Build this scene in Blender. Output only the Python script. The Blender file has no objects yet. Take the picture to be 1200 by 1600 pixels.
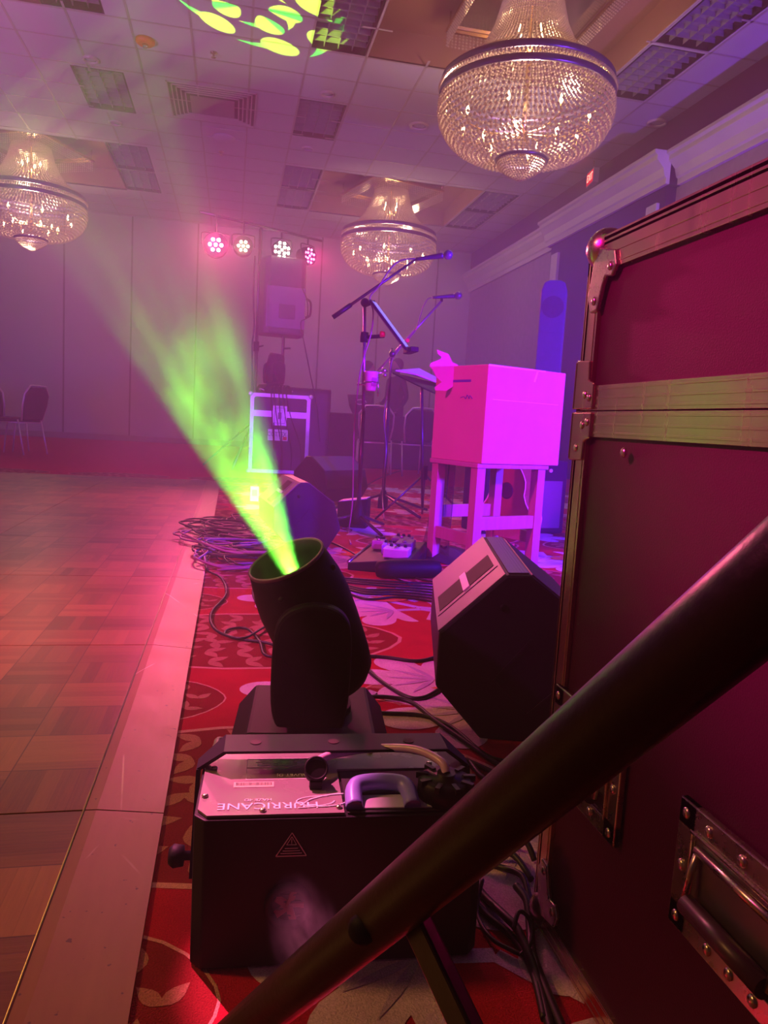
import bpy, math, random
from math import sin, cos, pi, radians as R, atan2, sqrt
from mathutils import Vector as V, Matrix, Quaternion
random.seed(7)
S = bpy.context.scene
COL = S.collection
# ------------------------------------------------------------------ camera
FPX = 1155.0
CAM = V((0, 0, .68))
CR = V((0.97807393, -0.20016453, 0.05749398))
CU = V((-0.0321081, 0.12783617, 0.99127543))
CF = V((0.20576799, 0.97138668, -0.11860632))
cd = bpy.data.cameras.new('camera'); cam = bpy.data.objects.new('camera', cd); COL.objects.link(cam)
cam.matrix_world = Matrix(((CR.x, CU.x, -CF.x, CAM.x), (CR.y, CU.y, -CF.y, CAM.y), (CR.z, CU.z, -CF.z, CAM.z), (0, 0, 0, 1)))
cd.sensor_fit = 'VERTICAL'; cd.sensor_height = 36; cd.lens = 36 * FPX / 1600; cd.clip_start = .02; cd.clip_end = 100
S.camera = cam
S.view_settings.view_transform = 'Standard'; S.view_settings.look = 'None'
S.view_settings.exposure = 0.0; S.view_settings.gamma = 1; S.view_settings.use_curve_mapping = False
S.cycles.use_denoising = True
S.cycles.max_bounces = 6; S.cycles.diffuse_bounces = 3; S.cycles.glossy_bounces = 3; S.cycles.transmission_bounces = 4
S.cycles.volume_bounces = 0; S.cycles.transparent_max_bounces = 12
S.cycles.sample_clamp_indirect = 3.0; S.cycles.sample_clamp_direct = 0
S.cycles.caustics_reflective = False; S.cycles.caustics_refractive = False
# dim ballroom light coming from the open rest of the hall
W = bpy.data.worlds.new('hall'); S.world = W; W.use_nodes = True
W.node_tree.nodes['Background'].inputs[0].default_value = (.58, .30, .58, 1)
W.node_tree.nodes['Background'].inputs[1].default_value = .024

def ray(x, y): return CR * (x - 600) + CU * (800 - y) + CF * FPX
def P(x, y, Y): r = ray(x, y); return CAM + r * (Y / r.y)
def G(x, y, z=0.0): r = ray(x, y); return CAM + r * ((z - CAM.z) / r.z)

def lamp(name, kind, loc, col, power, aim=None, size=.05, angle=60, blend=.5, spread=None):
    l = bpy.data.lights.new(name, kind); l.color = col; l.energy = power
    if kind == 'AREA': l.size = size
    else: l.shadow_soft_size = size
    if kind == 'SPOT': l.spot_size = R(angle); l.spot_blend = blend
    o = bpy.data.objects.new(name, l); COL.objects.link(o); o.location = loc
    if aim is not None: o.rotation_euler = (V(aim) - V(loc)).to_track_quat('-Z', 'Y').to_euler()
    return o

PAR_POS = [P(337, 383, 9.35), P(380, 385, 9.55), P(440, 391, 9.85), P(482, 400, 10.02)]
PINK = (1, .03, .28); MAG = (1, .02, .75)
lamp('par_beam_pink', 'SPOT', PAR_POS[0] + V((.0, -.13, 0)), (1, .03, .24), 620, (-.1, 1.4, 0), .08, 62, .6)
lamp('par_beam_yellow', 'SPOT', PAR_POS[1] + V((0, -.13, 0)), (1, .62, .2), 90, (-.9, 2.2, .0), .08, 60, .7)
lamp('par_beam_white', 'SPOT', PAR_POS[2] + V((0, -.13, 0)), (1, .55, .4), 70, (1.3, 3, .3), .08, 60, .7)
lamp('par_beam_rose', 'SPOT', PAR_POS[3] + V((.03, -.13, 0)), (1, .02, .22), 380, (1.7, 3.4, .0), .08, 50, .6)
# magenta and blue washes from past the road case; the rest are added unseen spots
lamp('wash_magenta', 'SPOT', (2.2, -.8, 1.9), (.42, .0, 1), 2300, (1.30, 3.5, .80), .08, 24, .6)
lamp('wash_blue', 'SPOT', (3.3, 1.7, 1.1), (.08, .01, 1), 1900, (1.45, 3.6, .65), .08, 60, .5)
lamp('fill_pink', 'SPOT', (-3.2, .9, 2.7), (1, .01, .62), 1250, (.7, 3.0, .3), .08, 40, .8)  # unseen spot added to pinken the box side and wedges
lamp('fill_hazer', 'SPOT', (-1.2, 2.9, 3.3), (1, .14, .36), 2600, (.045, .93, .2), .02, 4.5, .35)  # narrow unseen spot added to light the haze machine top
lamp('fill_violet_ceiling', 'SPOT', (4.9, 2.2, .5), (.30, .08, 1), 1500, (3.9, 8.3, 4.6), .12, 50, .8)  # unseen spot added to turn the right ceiling violet
lamp('fill_mauve_ceiling', 'SPOT', (-4.5, 4.6, 1.0), (.74, .24, .90), 1000, (-.3, 10.8, 4.58), .3, 80, .9)  # unseen spot added to brighten the ceiling in mauve
lamp('fill_violet_back', 'SPOT', (-2.6, 3.0, 2.6), (.64, .07, 1), 1500, (1.6, 11.5, 1.7), .12, 34, .9)  # unseen spot added for the violet haze at the back
lamp('fill_case', 'SPOT', (-1.6, .75, 2.0), (1, .0, .38), 620, (.44, .45, .93), .03, 26, .8)  # added unseen spot, kept to the upper road case
lamp('fill_warm_floor', 'SPOT', (-4.2, 2.0, 3.6), (1, .42, .10), 560, (-1.7, 1.5, 0), .3, 58, .9)  # unseen warm spot added over the dance floor

# ------------------------------------------------------------------ node helpers
class NT:
    def __init__(s, nt): s.nt = nt; s.L = nt.links
    def n(s, t, **k):
        nd = s.nt.nodes.new(t)
        for a, b in k.items(): setattr(nd, a, b)
        return nd
    def put(s, sock, v):
        if isinstance(v, (int, float)): sock.default_value = v
        elif isinstance(v, (tuple, list)): sock.default_value = tuple(v) if len(v) == len(sock.default_value) else tuple(v) + (1,)
        else: s.L.new(v, sock)
    def m(s, op, a, b=0.0, c=0.0):
        nd = s.n('ShaderNodeMath', operation=op)
        s.put(nd.inputs[0], a); s.put(nd.inputs[1], b); s.put(nd.inputs[2], c); return nd.outputs[0]
    def mix(s, f, a, b):
        nd = s.n('ShaderNodeMix', data_type='RGBA'); s.put(nd.inputs[0], f); s.put(nd.inputs[6], a); s.put(nd.inputs[7], b); return nd.outputs[2]
    def noise(s, vec, sc, det=3, rough=.5, out=0):
        nd = s.n('ShaderNodeTexNoise'); s.put(nd.inputs['Scale'], sc); s.put(nd.inputs['Detail'], det); s.put(nd.inputs['Roughness'], rough)
        if vec is not None: s.L.new(vec, nd.inputs['Vector'])
        return nd.outputs[out]
    def scalev(s, vec, x, y, z):
        nd = s.n('ShaderNodeVectorMath', operation='MULTIPLY'); s.L.new(vec, nd.inputs[0]); nd.inputs[1].default_value = (x, y, z); return nd.outputs[0]
    def comb(s, x, y, z):
        nd = s.n('ShaderNodeCombineXYZ'); s.put(nd.inputs[0], x); s.put(nd.inputs[1], y); s.put(nd.inputs[2], z); return nd.outputs[0]
    def sep(s, v):
        nd = s.n('ShaderNodeSeparateXYZ'); s.L.new(v, nd.inputs[0]); return nd.outputs
    def ss(s, a, lo, hi):
        nd = s.n('ShaderNodeMapRange', interpolation_type='SMOOTHSTEP'); s.put(nd.inputs[0], a); s.put(nd.inputs[1], lo); s.put(nd.inputs[2], hi); return nd.outputs[0]

MATS = {}
def newmat(name):
    m = bpy.data.materials.new(name); m.use_nodes = True; MATS[name] = m
    t = NT(m.node_tree); b = m.node_tree.nodes['Principled BSDF']; return m, t, b
def mat(name, col, rough=.5, metal=0, var=.12, sc=25, bump=0, emit=None, es=0, trans=0, alpha=1, stretch=None, sheen=0):
    if name in MATS: return MATS[name]
    m, t, b = newmat(name)
    tc = t.n('ShaderNodeTexCoord').outputs['Object']
    if stretch: tc = t.scalev(tc, *stretch)
    nz = t.noise(tc, sc, 4, .6)
    dark = tuple(c * (1 - var) for c in col); lite = tuple(min(1, c * (1 + var)) for c in col)
    t.put(b.inputs['Base Color'], t.mix(nz, dark, lite))
    t.put(b.inputs['Roughness'], t.m('ADD', rough - .06, t.m('MULTIPLY', nz, .12)))
    b.inputs['Metallic'].default_value = metal
    if bump:
        bp = t.n('ShaderNodeBump'); bp.inputs['Strength'].default_value = bump; bp.inputs['Distance'].default_value = .002
        t.L.new(nz, bp.inputs['Height']); t.L.new(bp.outputs[0], b.inputs['Normal'])
    if emit: b.inputs['Emission Color'].default_value = (*emit, 1); b.inputs['Emission Strength'].default_value = es
    if trans: b.inputs['Transmission Weight'].default_value = trans
    if alpha < 1: b.inputs['Alpha'].default_value = alpha
    return m

black = mat('black_plastic', (.007, .005, .010), .58, bump=.1, sc=300)
blackmetal = mat('black_powder_coat', (.008, .006, .011), .5, bump=.15, sc=500)
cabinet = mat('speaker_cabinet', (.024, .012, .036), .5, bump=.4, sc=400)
rubber = mat('cable_rubber', (.009, .008, .009), .5)
alu = mat('brushed_aluminium', (.72, .50, .34), .26, 1, var=.08, sc=12, stretch=(1, 4, .3))
steel = mat('zinc_plated_steel', (.62, .56, .44), .28, 1, sc=60)
chrome = mat('chrome', (.8, .78, .78), .15, 1)
card = mat('cardboard', (.55, .36, .22), .75, var=.1, sc=8, bump=.1)
pine = mat('pale_wood', (.42, .30, .20), .55, var=.22, sc=9, stretch=(8, 8, .7))
fabricdark = mat('dark_fabric', (.022, .016, .022), .9)
chairmetal = mat('chair_frame_metal', (.72, .62, .58), .35, .5)
stand = mat('stand_metal', (.10, .08, .09), .3, .6)
paper = mat('paper', (.85, .8, .72), .8)
white = mat('white_plastic', (.8, .78, .78), .4)
whiteprint = mat('white_print', (.95, .92, .90), .6)
red = mat('red_plastic', (.75, .02, .02), .4)
skinm = mat('skin', (.35, .2, .15), .6)
clothm = mat('dark_clothes', (.02, .018, .028), .9)
hairm = mat('dark_hair', (.012, .009, .008), .7)

for m__, sp__ in ((black, .22), (blackmetal, .25), (cabinet, .25)): m__.node_tree.nodes['Principled BSDF'].inputs['Specular IOR Level'].default_value = sp__

# ------------------------------------------------------------------ mesh builder
class MB:
    def __init__(s): s.v = []; s.f = []; s.mi = []; s.sm = []
    def add(s, vs, fs, mi=0, sm=False):
        o = len(s.v); s.v += [tuple(x) for x in vs]; s.f += [tuple(i + o for i in f) for f in fs]
        s.mi += [mi] * len(fs); s.sm += [sm] * len(fs); return s
    def box(s, c, d, rot=None, mi=0):
        c = V(c); h = V(d) / 2; M = rot if rot is not None else Matrix.Identity(3)
        vs = [c + M @ V((x * h.x, y * h.y, z * h.z)) for x in (-1, 1) for y in (-1, 1) for z in (-1, 1)]
        return s.add(vs, [(0, 1, 3, 2), (4, 6, 7, 5), (0, 4, 5, 1), (2, 3, 7, 6), (0, 2, 6, 4), (1, 5, 7, 3)], mi)
    def box2(s, a, b, mi=0): a = V(a); b = V(b); return s.box((a + b) / 2, [abs(x) for x in (b - a)], None, mi)
    def beam(s, a, b, w, h, mi=0):
        a = V(a); b = V(b); d = b - a; q = d.to_track_quat('X', 'Z').to_matrix()
        return s.box((a + b) / 2, (d.length, w, h), q, mi)
    def tube(s, pts, r, n=8, mi=0, closed=False):
        pts = [V(p) for p in pts]; N = len(pts); rs = r if isinstance(r, (list, tuple)) else [r] * N
        vs = []; up = V((0, 0, 1)); pn = None
        for i, p in enumerate(pts):
            if closed: d = pts[(i + 1) % N] - pts[i - 1]
            else: d = pts[min(i + 1, N - 1)] - pts[max(i - 1, 0)]
            if d.length < 1e-9: d = V((0, 0, 1))
            d.normalize()
            if pn is None:
                a = d.cross(up)
                if a.length < .1: a = d.cross(V((1, 0, 0)))
            else: a = pn - d * pn.dot(d)
            if a.length < 1e-6: a = d.orthogonal()
            a.normalize(); pn = a; b = d.cross(a)
            vs += [p + (a * cos(2 * pi * k / n) + b * sin(2 * pi * k / n)) * rs[i] for k in range(n)]
        fs = []
        for i in range(N if closed else N - 1):
            j = (i + 1) % N
            for k in range(n): fs.append((i * n + k, i * n + (k + 1) % n, j * n + (k + 1) % n, j * n + k))
        s.add(vs, fs, mi, True)
        if not closed:
            o = len(s.v) - len(vs)
            s.f += [tuple(o + k for k in range(n))[::-1], tuple(o + (N - 1) * n + k for k in range(n))]; s.mi += [mi] * 2; s.sm += [False] * 2
        return s
    def lathe(s, prof, c=(0, 0, 0), axis=(0, 0, 1), n=24, mi=0, cap=True):
        q = V((0, 0, 1)).rotation_difference(V(axis)).to_matrix(); c = V(c); vs = []; fs = []
        for r, z in prof: vs += [c + q @ V((r * cos(2 * pi * k / n), r * sin(2 * pi * k / n), z)) for k in range(n)]
        for i in range(len(prof) - 1):
            for k in range(n): fs.append((i * n + k, i * n + (k + 1) % n, (i + 1) * n + (k + 1) % n, (i + 1) * n + k))
        s.add(vs, fs, mi, True)
        if cap:
            o = len(s.v) - len(vs); m = len(prof) - 1
            s.f += [tuple(o + k for k in range(n))[::-1], tuple(o + m * n + k for k in range(n))]; s.mi += [mi] * 2; s.sm += [False] * 2
        return s
    def prism(s, poly, ext, mi=0):
        a = [V(p) for p in poly]; e = V(ext); n = len(a)
        nrm = sum(((a[i] - a[0]).cross(a[(i + 1) % n] - a[0]) for i in range(1, n - 1)), V())
        if nrm.dot(e) > 0: a = a[::-1]
        return s.add(a + [p + e for p in a], [tuple(range(n)), tuple(range(2 * n - 1, n - 1, -1))] + [(i, i + n, (i + 1) % n + n, (i + 1) % n) for i in range(n)], mi)
    def ball(s, c, r, n=10, mi=0, sq=(1, 1, 1)):
        prof = []; c = V(c); vs = []; m = n // 2 + 1
        for i in range(m + 1):
            t = pi * i / m
            vs += [c + V((r * sq[0] * sin(t) * cos(2 * pi * k / n), r * sq[1] * sin(t) * sin(2 * pi * k / n), -r * sq[2] * cos(t))) for k in range(n)]
        return s.add(vs, [(i * n + k, i * n + (k + 1) % n, (i + 1) * n + (k + 1) % n, (i + 1) * n + k) for i in range(m) for k in range(n)], mi, True)
    def octa(s, c, r, mi=0, zs=1.0):
        c = V(c); x, y, z = V((r, 0, 0)), V((0, r, 0)), V((0, 0, r * zs))
        return s.add([c + x, c + y, c - x, c - y, c + z, c - z], [(0, 1, 4), (1, 2, 4), (2, 3, 4), (3, 0, 4), (1, 0, 5), (2, 1, 5), (3, 2, 5), (0, 3, 5)], mi)
    def obj(s, name, mats, parent=None, bevel=0, loc=None, rot=None, **props):
        me = bpy.data.meshes.new(name); me.from_pydata(s.v, [], s.f)
        me.polygons.foreach_set('material_index', s.mi); me.polygons.foreach_set('use_smooth', s.sm)
        for m in (mats if isinstance(mats, (list, tuple)) else [mats]): me.materials.append(m)
        me.update(); o = bpy.data.objects.new(name, me); COL.objects.link(o)
        if parent is not None: o.parent = parent
        if loc is not None: o.location = loc
        if rot is not None: o.rotation_euler = rot
        if bevel:
            md = o.modifiers.new('bevel', 'BEVEL'); md.width = bevel; md.segments = 2; md.limit_method = 'ANGLE'; md.angle_limit = R(40)
        for k, v in props.items(): o[k] = v
        return o
def thing(name, label, cat, loc=(0, 0, 0), rz=0, group=None):
    o = bpy.data.objects.new(name, None); o.empty_display_size = .1; COL.objects.link(o)
    o.location = loc; o.rotation_euler = (0, 0, rz); o['label'] = label; o['category'] = cat
    if group: o['group'] = group
    return o
def tag(o, label, cat, group=None):
    o['label'] = label; o['category'] = cat
    if group: o['group'] = group
    return o
def struct(o): o['kind'] = 'structure'; return o
def dup(root, loc, rz=None, label=None, parent=None):
    r = root.copy(); COL.objects.link(r)
    if parent: r.parent = parent
    if loc is not None: r.location = loc
    if rz is not None: r.rotation_euler = (0, 0, rz)
    if label: r['label'] = label
    for ch in list(root.children): dup(ch, None, None, None, r)
    return r
def text(body, size, m, parent, loc, rot, name='lettering', extrude=.0003, align='CENTER', sx=1):
    c = bpy.data.curves.new(name, 'FONT'); c.body = body; c.size = size; c.extrude = extrude; c.align_x = align; c.align_y = 'CENTER'
    t = bpy.data.objects.new(name, c); COL.objects.link(t)
    bpy.context.view_layer.update()
    me = bpy.data.meshes.new_from_object(t.evaluated_get(bpy.context.evaluated_depsgraph_get()))
    bpy.data.objects.remove(t); me.materials.clear(); me.materials.append(m)
    o = bpy.data.objects.new(name, me); COL.objects.link(o); o.parent = parent; o.location = loc
    o.rotation_euler = rot; o.scale = (sx, 1, 1); return o
def smooth_path(pts, n=8):
    pts = [V(p) for p in pts]; out = []
    for i in range(len(pts) - 1):
        p0 = pts[max(i - 1, 0)]; p1 = pts[i]; p2 = pts[i + 1]; p3 = pts[min(i + 2, len(pts) - 1)]
        for k in range(n):
            t = k / n
            out.append(.5 * ((2 * p1) + (p2 - p0) * t + (2 * p0 - 5 * p1 + 4 * p2 - p3) * t * t + (3 * p1 - p0 - 3 * p2 + p3) * t ** 3))
    out.append(pts[-1]); return out

# ------------------------------------------------------------------ room shell
H = 4.58; XR = 5.16; YB = 16.5; XL = -8.0; Y0 = -1.2
# carpet: woven pattern as thin inlays of the same pile
def carpet_mat(name, c, v=.25):
    m, t, b = newmat(name)
    g = t.n('ShaderNodeNewGeometry').outputs['Position']
    f = t.noise(g, 420, 2, .7); l = t.noise(g, 9, 3, .6)
    k = t.m('ADD', t.m('MULTIPLY', f, .7), t.m('MULTIPLY', l, .3))
    t.put(b.inputs['Base Color'], t.mix(t.ss(k, .3, .7), tuple(x * (1 - v) for x in c), tuple(min(1, x * (1 + v)) for x in c)))
    b.inputs['Roughness'].default_value = .95; b.inputs['Specular IOR Level'].default_value = .15
    bp = t.n('ShaderNodeBump'); bp.inputs['Strength'].default_value = .6; bp.inputs['Distance'].default_value = .004
    t.L.new(f, bp.inputs['Height']); t.L.new(bp.outputs[0], b.inputs['Normal']); return m
cm = [carpet_mat('carpet_red', (.52, .012, .035)), carpet_mat('carpet_dark_red', (.27, .018, .022)), carpet_mat('carpet_rose_outline', (.72, .34, .26)),
      carpet_mat('carpet_leaf_tan', (.50, .20, .13)), carpet_mat('carpet_pale_petal', (.85, .60, .68)), carpet_mat('carpet_plum_vein', (.60, .42, .62)), carpet_mat('carpet_orange', (.80, .24, .07))]
fl = MB(); fl.box2((XL, Y0, -.05), (XR + .1, YB + .1, 0))
def flat(poly, mi, lvl): fl.add([(x, y, .00015 * lvl) for x, y in poly], [tuple(range(len(poly)))], mi)
def leaf(x, y, a, L, w, mi, lvl):
    n = 5; L1 = [(L * i / n, w * sin(pi * (i / n) ** .8)) for i in range(n + 1)]
    pts = [(x + u * cos(a) - v * sin(a), y + u * sin(a) + v * cos(a)) for u, v in L1 + [(u, -v) for u, v in L1[-2:0:-1]]]
    flat(pts, mi, lvl)
def lens(cx, cy, a, b):
    def arc(k, n=26): return [(cx + a * k * cos(2 * pi * i / n) , cy + b * k * (abs(sin(2 * pi * i / n)) ** 1.25) * (1 if sin(2 * pi * i / n) >= 0 else -1)) for i in range(n)]
    o = arc(1); i_ = arc(.985); n = len(o)
    io = [(cx + (x - cx) * .975, cy + (y - cy) * .955) for x, y in o]
    flat(io, 1, 1)
    k0 = len(fl.v); fl.add([(x, y, .0004) for x, y in o] + [(x, y, .0004) for x, y in io], [(i, (i + 1) % n, (i + 1) % n + n, i + n) for i in range(n)], 2)
    f_ = min(1, a / .45)
    for k, cnt in (((.78, 24), (.50, 17), (.24, 9)) if a > .25 else ((.6, 22),)):
        cnt = max(4, int(cnt * f_))
        for j in range(cnt):
            t = 2 * pi * (j + .5 * (cnt % 2)) / cnt
            x = cx + a * k * cos(t); y = cy + b * k * sin(t); d = atan2(b * cos(t), -a * sin(t))
            for sgn in (-1, 1): leaf(x, y, d + sgn * .75, .066 * (.5 + .5 * f_), .016 * (.5 + .5 * f_), 3, 3.6 + .5 * (sgn > 0) + .2 * (j % 2))
FN = [0]
def flower(x, y, a, s):
    FN[0] += 1; o = (FN[0] % 11) * .37; pts = [(x - .035 * s * cos(a), y - .035 * s * sin(a))]
    for i in range(61):
        t = -1.9 + 3.8 * i / 60; rr = .20 * s * (.42 + .58 * abs(cos(3.15 * t)) ** .55) * (1 - .26 * (t / 1.9) ** 2)
        pts.append((x + rr * cos(a + t), y + rr * sin(a + t)))
    flat(pts, 4, 5 + o)
    for i, k in enumerate((-1.0, -.5, 0, .5, 1.0)): leaf(x - .02 * s * cos(a), y - .02 * s * sin(a), a + k, .12 * s, .0075 * s, 5, 10.5 + o + i * .55)
    vx = [(x, y), (x - .1 * s * cos(a) + .02, y - .1 * s * sin(a)), (x - .19 * s * cos(a - .3), y - .19 * s * sin(a - .3))]
    for i in range(2):
        (x0, y0), (x1, y1) = vx[i], vx[i + 1]; d = atan2(y1 - y0, x1 - x0) + pi / 2; w = .013 * s
        flat([(x0 + w * cos(d), y0 + w * sin(d)), (x0 - w * cos(d), y0 - w * sin(d)), (x1 - w * cos(d), y1 - w * sin(d)), (x1 + w * cos(d), y1 + w * sin(d))], 5, 3 + .5 * i + .1 * (FN[0] % 4))
PX, PY = 1.16, .95
for j in range(0, 17):
    cy = .15 + j * PY * .5 + .2
    for i in range(-6, 6):
        cx = .06 + i * PX + (PX / 2 if j % 2 else 0)
        if cx > XR - .7 or cx < XL + .7: continue
        if cx < -.75 and cy < 7.5: continue
        if cx < -.6 and cy < 7.9 and cx > -2.0 and cy > 7.2: continue
        if j % 2 == 0:
            lens(cx, cy, .5, .29)
        else:
            lens(cx, cy, .30, .13) if (i + j) % 3 == 0 else None
            flower(cx - .10, cy + .09, pi - .15, 1.1); flower(cx - .06, cy - .14, pi + .2, 1.15)
            flower(cx - .40, cy + .02, pi - .1, 1.0)
            lens(cx - .80, cy - .02, .17, .14)
            flower(cx + .14, cy + .12, .3, 1.15); flower(cx + .16, cy - .12, -.3, 1.2)
            for k in range(5): leaf(cx + .02, cy + .0, 1.0 + k * .5, .13, .022, 6, 18 + k * .5)
flower(.47, 1.06, pi + .5, .85)
floor = struct(fl.obj('floor', cm))
# far carpet beyond 8 m gets the same weave through fewer, larger motifs
struct(MB().box2((XL, YB, 0), (XR + .2, YB + .15, H + .4)).obj('wall_back', mat('partition_vinyl', (.47, .45, .52), .7, var=.06, sc=3, bump=.05)))
tb = MB()
for x in (-4.72, -3.42, -2.11, -.8, .5, 1.8, 3.1, 4.4): tb.box2((x - .015, YB - .012, .1), (x + .015, YB + .01, H))
struct(tb.obj('trim_1', mat('seam_dark', (.12, .09, .10), .6)))
struct(MB().box2((XL, YB - .03, 0), (XR, YB, .12)).obj('baseboard_back', mat('baseboard_grey', (.28, .22, .24), .5), bevel=.008))
# right wall: maroon upper band, crown moulding, wallpaper, flat black panel painted as the dark opening
maroon = mat('maroon_wall_paint', (.10, .025, .04), .75, sc=4)
wallp = mat('taupe_wallpaper', (.34, .27, .30), .8, var=.3, sc=10, bump=.1)
crownm = mat('white_crown_paint', (.62, .58, .60), .5, sc=3)
struct(MB().box2((XR, Y0, 3.95), (XR + .2, YB, H + .4)).obj('wall_right_upper', maroon))
struct(MB().box2((XR + .03, Y0, 0), (XR + .2, YB, 3.96)).obj('wall_right', wallp))
def crown(y0, y1, xo, nm):
    pr = [(0, 3.72), (-.05, 3.72), (-.05, 3.79), (-.075, 3.81), (-.10, 3.90), (-.17, 3.97), (-.19, 3.985), (-.19, 4.04), (-.225, 4.06), (-.225, 4.10), (0, 4.10)]
    m = MB(); m.prism([(xo + x, y0, z) for x, z in pr], (0, y1 - y0, 0)); return struct(m.obj(nm, crownm, bevel=.004))
crown(Y0, 8.42, XR + .03, 'trim_2'); crown(8.42, 11.9, XR - .12, 'trim_3'); crown(11.9, YB, XR + .03, 'trim_4')
struct(MB().box2((XR - .12, 8.42, 3.72), (XR + .03, 11.9, 3.96)).obj('wall_right_header', mat('opening_black', (.012, .008, .016), .8)))
struct(MB().box2((XR - .10, 8.5, 0), (XR + .03, 11.82, 3.72)).obj('door_1', MATS['opening_black']))
fr = MB(); fr.box2((XR - .15, 8.62, 0), (XR - .1, 8.86, 3.56)); fr.box2((XR - .15, 11.45, 0), (XR - .1, 11.7, 3.56)); struct(fr.obj('trim_5', crownm, bevel=.01))

# ceiling cells, leaving holes for coffers and light troffers
GX = [XL] + [1.297 - .61 * k for k in range(15, 0, -1)] + [1.297 + .663 * k for k in range(0, 6)] + [XR]
COF = [(1.297, 3.95, 5.95, 8.4), (1.297, 3.95, 12.19, 14.6), (-4.63, -1.98, 12.2, 14.6), (-4.63, -1.98, 5.95, 8.4)]
TRO = [(.68, 1.28, 7.2, 8.38), (.68, 1.28, 9.68, 10.9), (.68, 1.28, 12.17, 13.37), (.68, 1.28, 13.39, 14.55),
       (3.98, 4.58, 5.98, 7.18), (3.98, 4.58, 7.22, 8.38), (3.98, 4.58, 12.2, 13.4), (3.98, 4.58, 13.42, 14.58),
       (-1.96, -1.37, 7.2, 8.38), (-1.96, -1.37, 9.68, 10.9), (-1.96, -1.37, 12.17, 13.37), (-1.96, -1.37, 13.39, 14.55)]
xs = sorted(set([XL, XR] + [v for h in COF + TRO for v in h[:2]])); ys = sorted(set([Y0, YB] + [v for h in COF + TRO for v in h[2:]]))
tile = mat('ceiling_tile', (.52, .48, .58), .9, var=.08, sc=60, bump=.25)
cb = MB()
for i in range(len(xs) - 1):
    for j in range(len(ys) - 1):
        mx, my = (xs[i] + xs[i + 1]) / 2, (ys[j] + ys[j + 1]) / 2
        if any(a < mx < b and c < my < d for a, b, c, d in COF + TRO): continue
        cb.box2((xs[i], ys[j], H), (xs[i + 1], ys[j + 1], H + .02))
struct(cb.obj('ceiling', tile))
tb = MB()
def inhole(x, y): return any(a + .01 < x < b - .01 and c + .01 < y < d - .01 for a, b, c, d in COF + TRO)
lx = [1.297 - .61 * k + (0 if k else 0) for k in range(-0, 16)] + [1.297 + .663 * k for k in range(1, 6)]
ly = [8.4 + .61 * k for k in range(-16, 14)]
for x in lx:
    y = Y0
    while y < YB:
        if not inhole(x, y + .15): tb.box2((x - .012, y, H - .004), (x + .012, y + .305, H))
        y += .305
for y in ly:
    x = XL
    while x < XR:
        if not inhole(x + .15, y): tb.box2((x, y - .012, H - .004), (min(x + .305, XR), y + .012, H))
        x += .305
struct(tb.obj('trim_6', mat('ceiling_grid', (.40, .33, .36), .6)))
plaster = mat('coffer_plaster', (.26, .13, .09), .6, var=.25, sc=1.6)
for n_, (a, b, c, d) in enumerate(COF):
    m = MB(); z = H + .32
    m.box2((a, c, z), (b, d, z + .02)); m.box2((a - .02, c, H), (a, d, z)); m.box2((b, c, H), (b + .02, d, z)); m.box2((a, c - .02, H), (b, c, z)); m.box2((a, d, H), (b, d + .02, z))
    struct(m.obj('ceiling_coffer_%d' % (n_ + 1), plaster))
louv = mat('louver_metal', (.40, .38, .46), .3, .5)
diff = mat('troffer_diffuser', (.30, .28, .38), .35)
WHERE = ['in the row between coffer and green gobo pattern', 'just beyond a round can, second along the central row', 'third along the central row', 'farthest of the central row',
         'nearest one beside the violet right wall', 'second one beside the violet right wall above the road case', 'in the far right corner, nearer one', 'in the far right corner, farther one',
         'nearest of the left row, at the picture top', 'beside the round smoke vent, second of the left row', 'third of the left row by the left chandelier coffer', 'farthest of the left row']
for k, (a, b, c, d) in enumerate(TRO):
    t = thing('ceiling_light', 'unlit recessed louvred ceiling light, ' + WHERE[k], 'ceiling light', ((a + b) / 2, (c + d) / 2, H), 0, 'recessed ceiling lights')
    w, l = (b - a) / 2, (d - c) / 2; m = MB()
    m.box2((-w, -l, 0), (w, -l + .02, .09)); m.box2((-w, l - .02, 0), (w, l, .09)); m.box2((-w, -l, 0), (-w + .02, l, .09)); m.box2((w - .02, -l, 0), (w, l, .09)); m.obj('frame', black, t)
    m = MB()
    for i in range(1, 4): m.box((-w + 2 * w * i / 4, 0, .045), (.006, 2 * l - .04, .05))
    for j in range(1, 9): m.box((0, -l + 2 * l * j / 9, .045), (2 * w - .04, .006, .05))
    m.obj('louver', louv, t)
    MB().box2((-w + .02, -l + .02, .08), (w - .02, l - .02, .09)).obj('diffuser', diff, t)
# square air vent with concentric louvres
def vent(cx, cy, s, n, label, slot, deep):
    t = thing('ceiling_vent', label, 'vent', (cx, cy, H))
    m = MB()
    for k in range(n):
        r = s - k * .052; w = .016
        for sg in (-1, 1):
            m.box((sg * r, 0, -.008 - .003 * k), (w, 2 * r + w, .012)); m.box((0, sg * r, -.008 - .003 * k), (2 * r + w, w, .012))
    m.obj('louver', mat('vent_paint', (.5, .44, .46), .5), t)
    MB().box((0, 0, -.001), (2 * s, 2 * s, .002)).obj('duct_opening', mat('vent_dark', (.05, .03, .05), .8), t)
    r = s - n * .052
    MB().box((0, 0, -.03), (2 * r, 2 * r, .006)).obj('center_plate', mat('vent_center', (.30, .22, .27), .6), t)
vent(-.36, 10.25, .53, 5, 'large square ceiling vent with nested louvre rings around a plain centre', 1, 1)
t = thing('ceiling_speaker', 'faint ceiling panel with a raised round dome behind the square vent', 'speaker', (-.23, 11.3, H))
MB().box((0, 0, -.006), (.60, .6, .01)).obj('panel', tile, t, bevel=.003)
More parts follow.
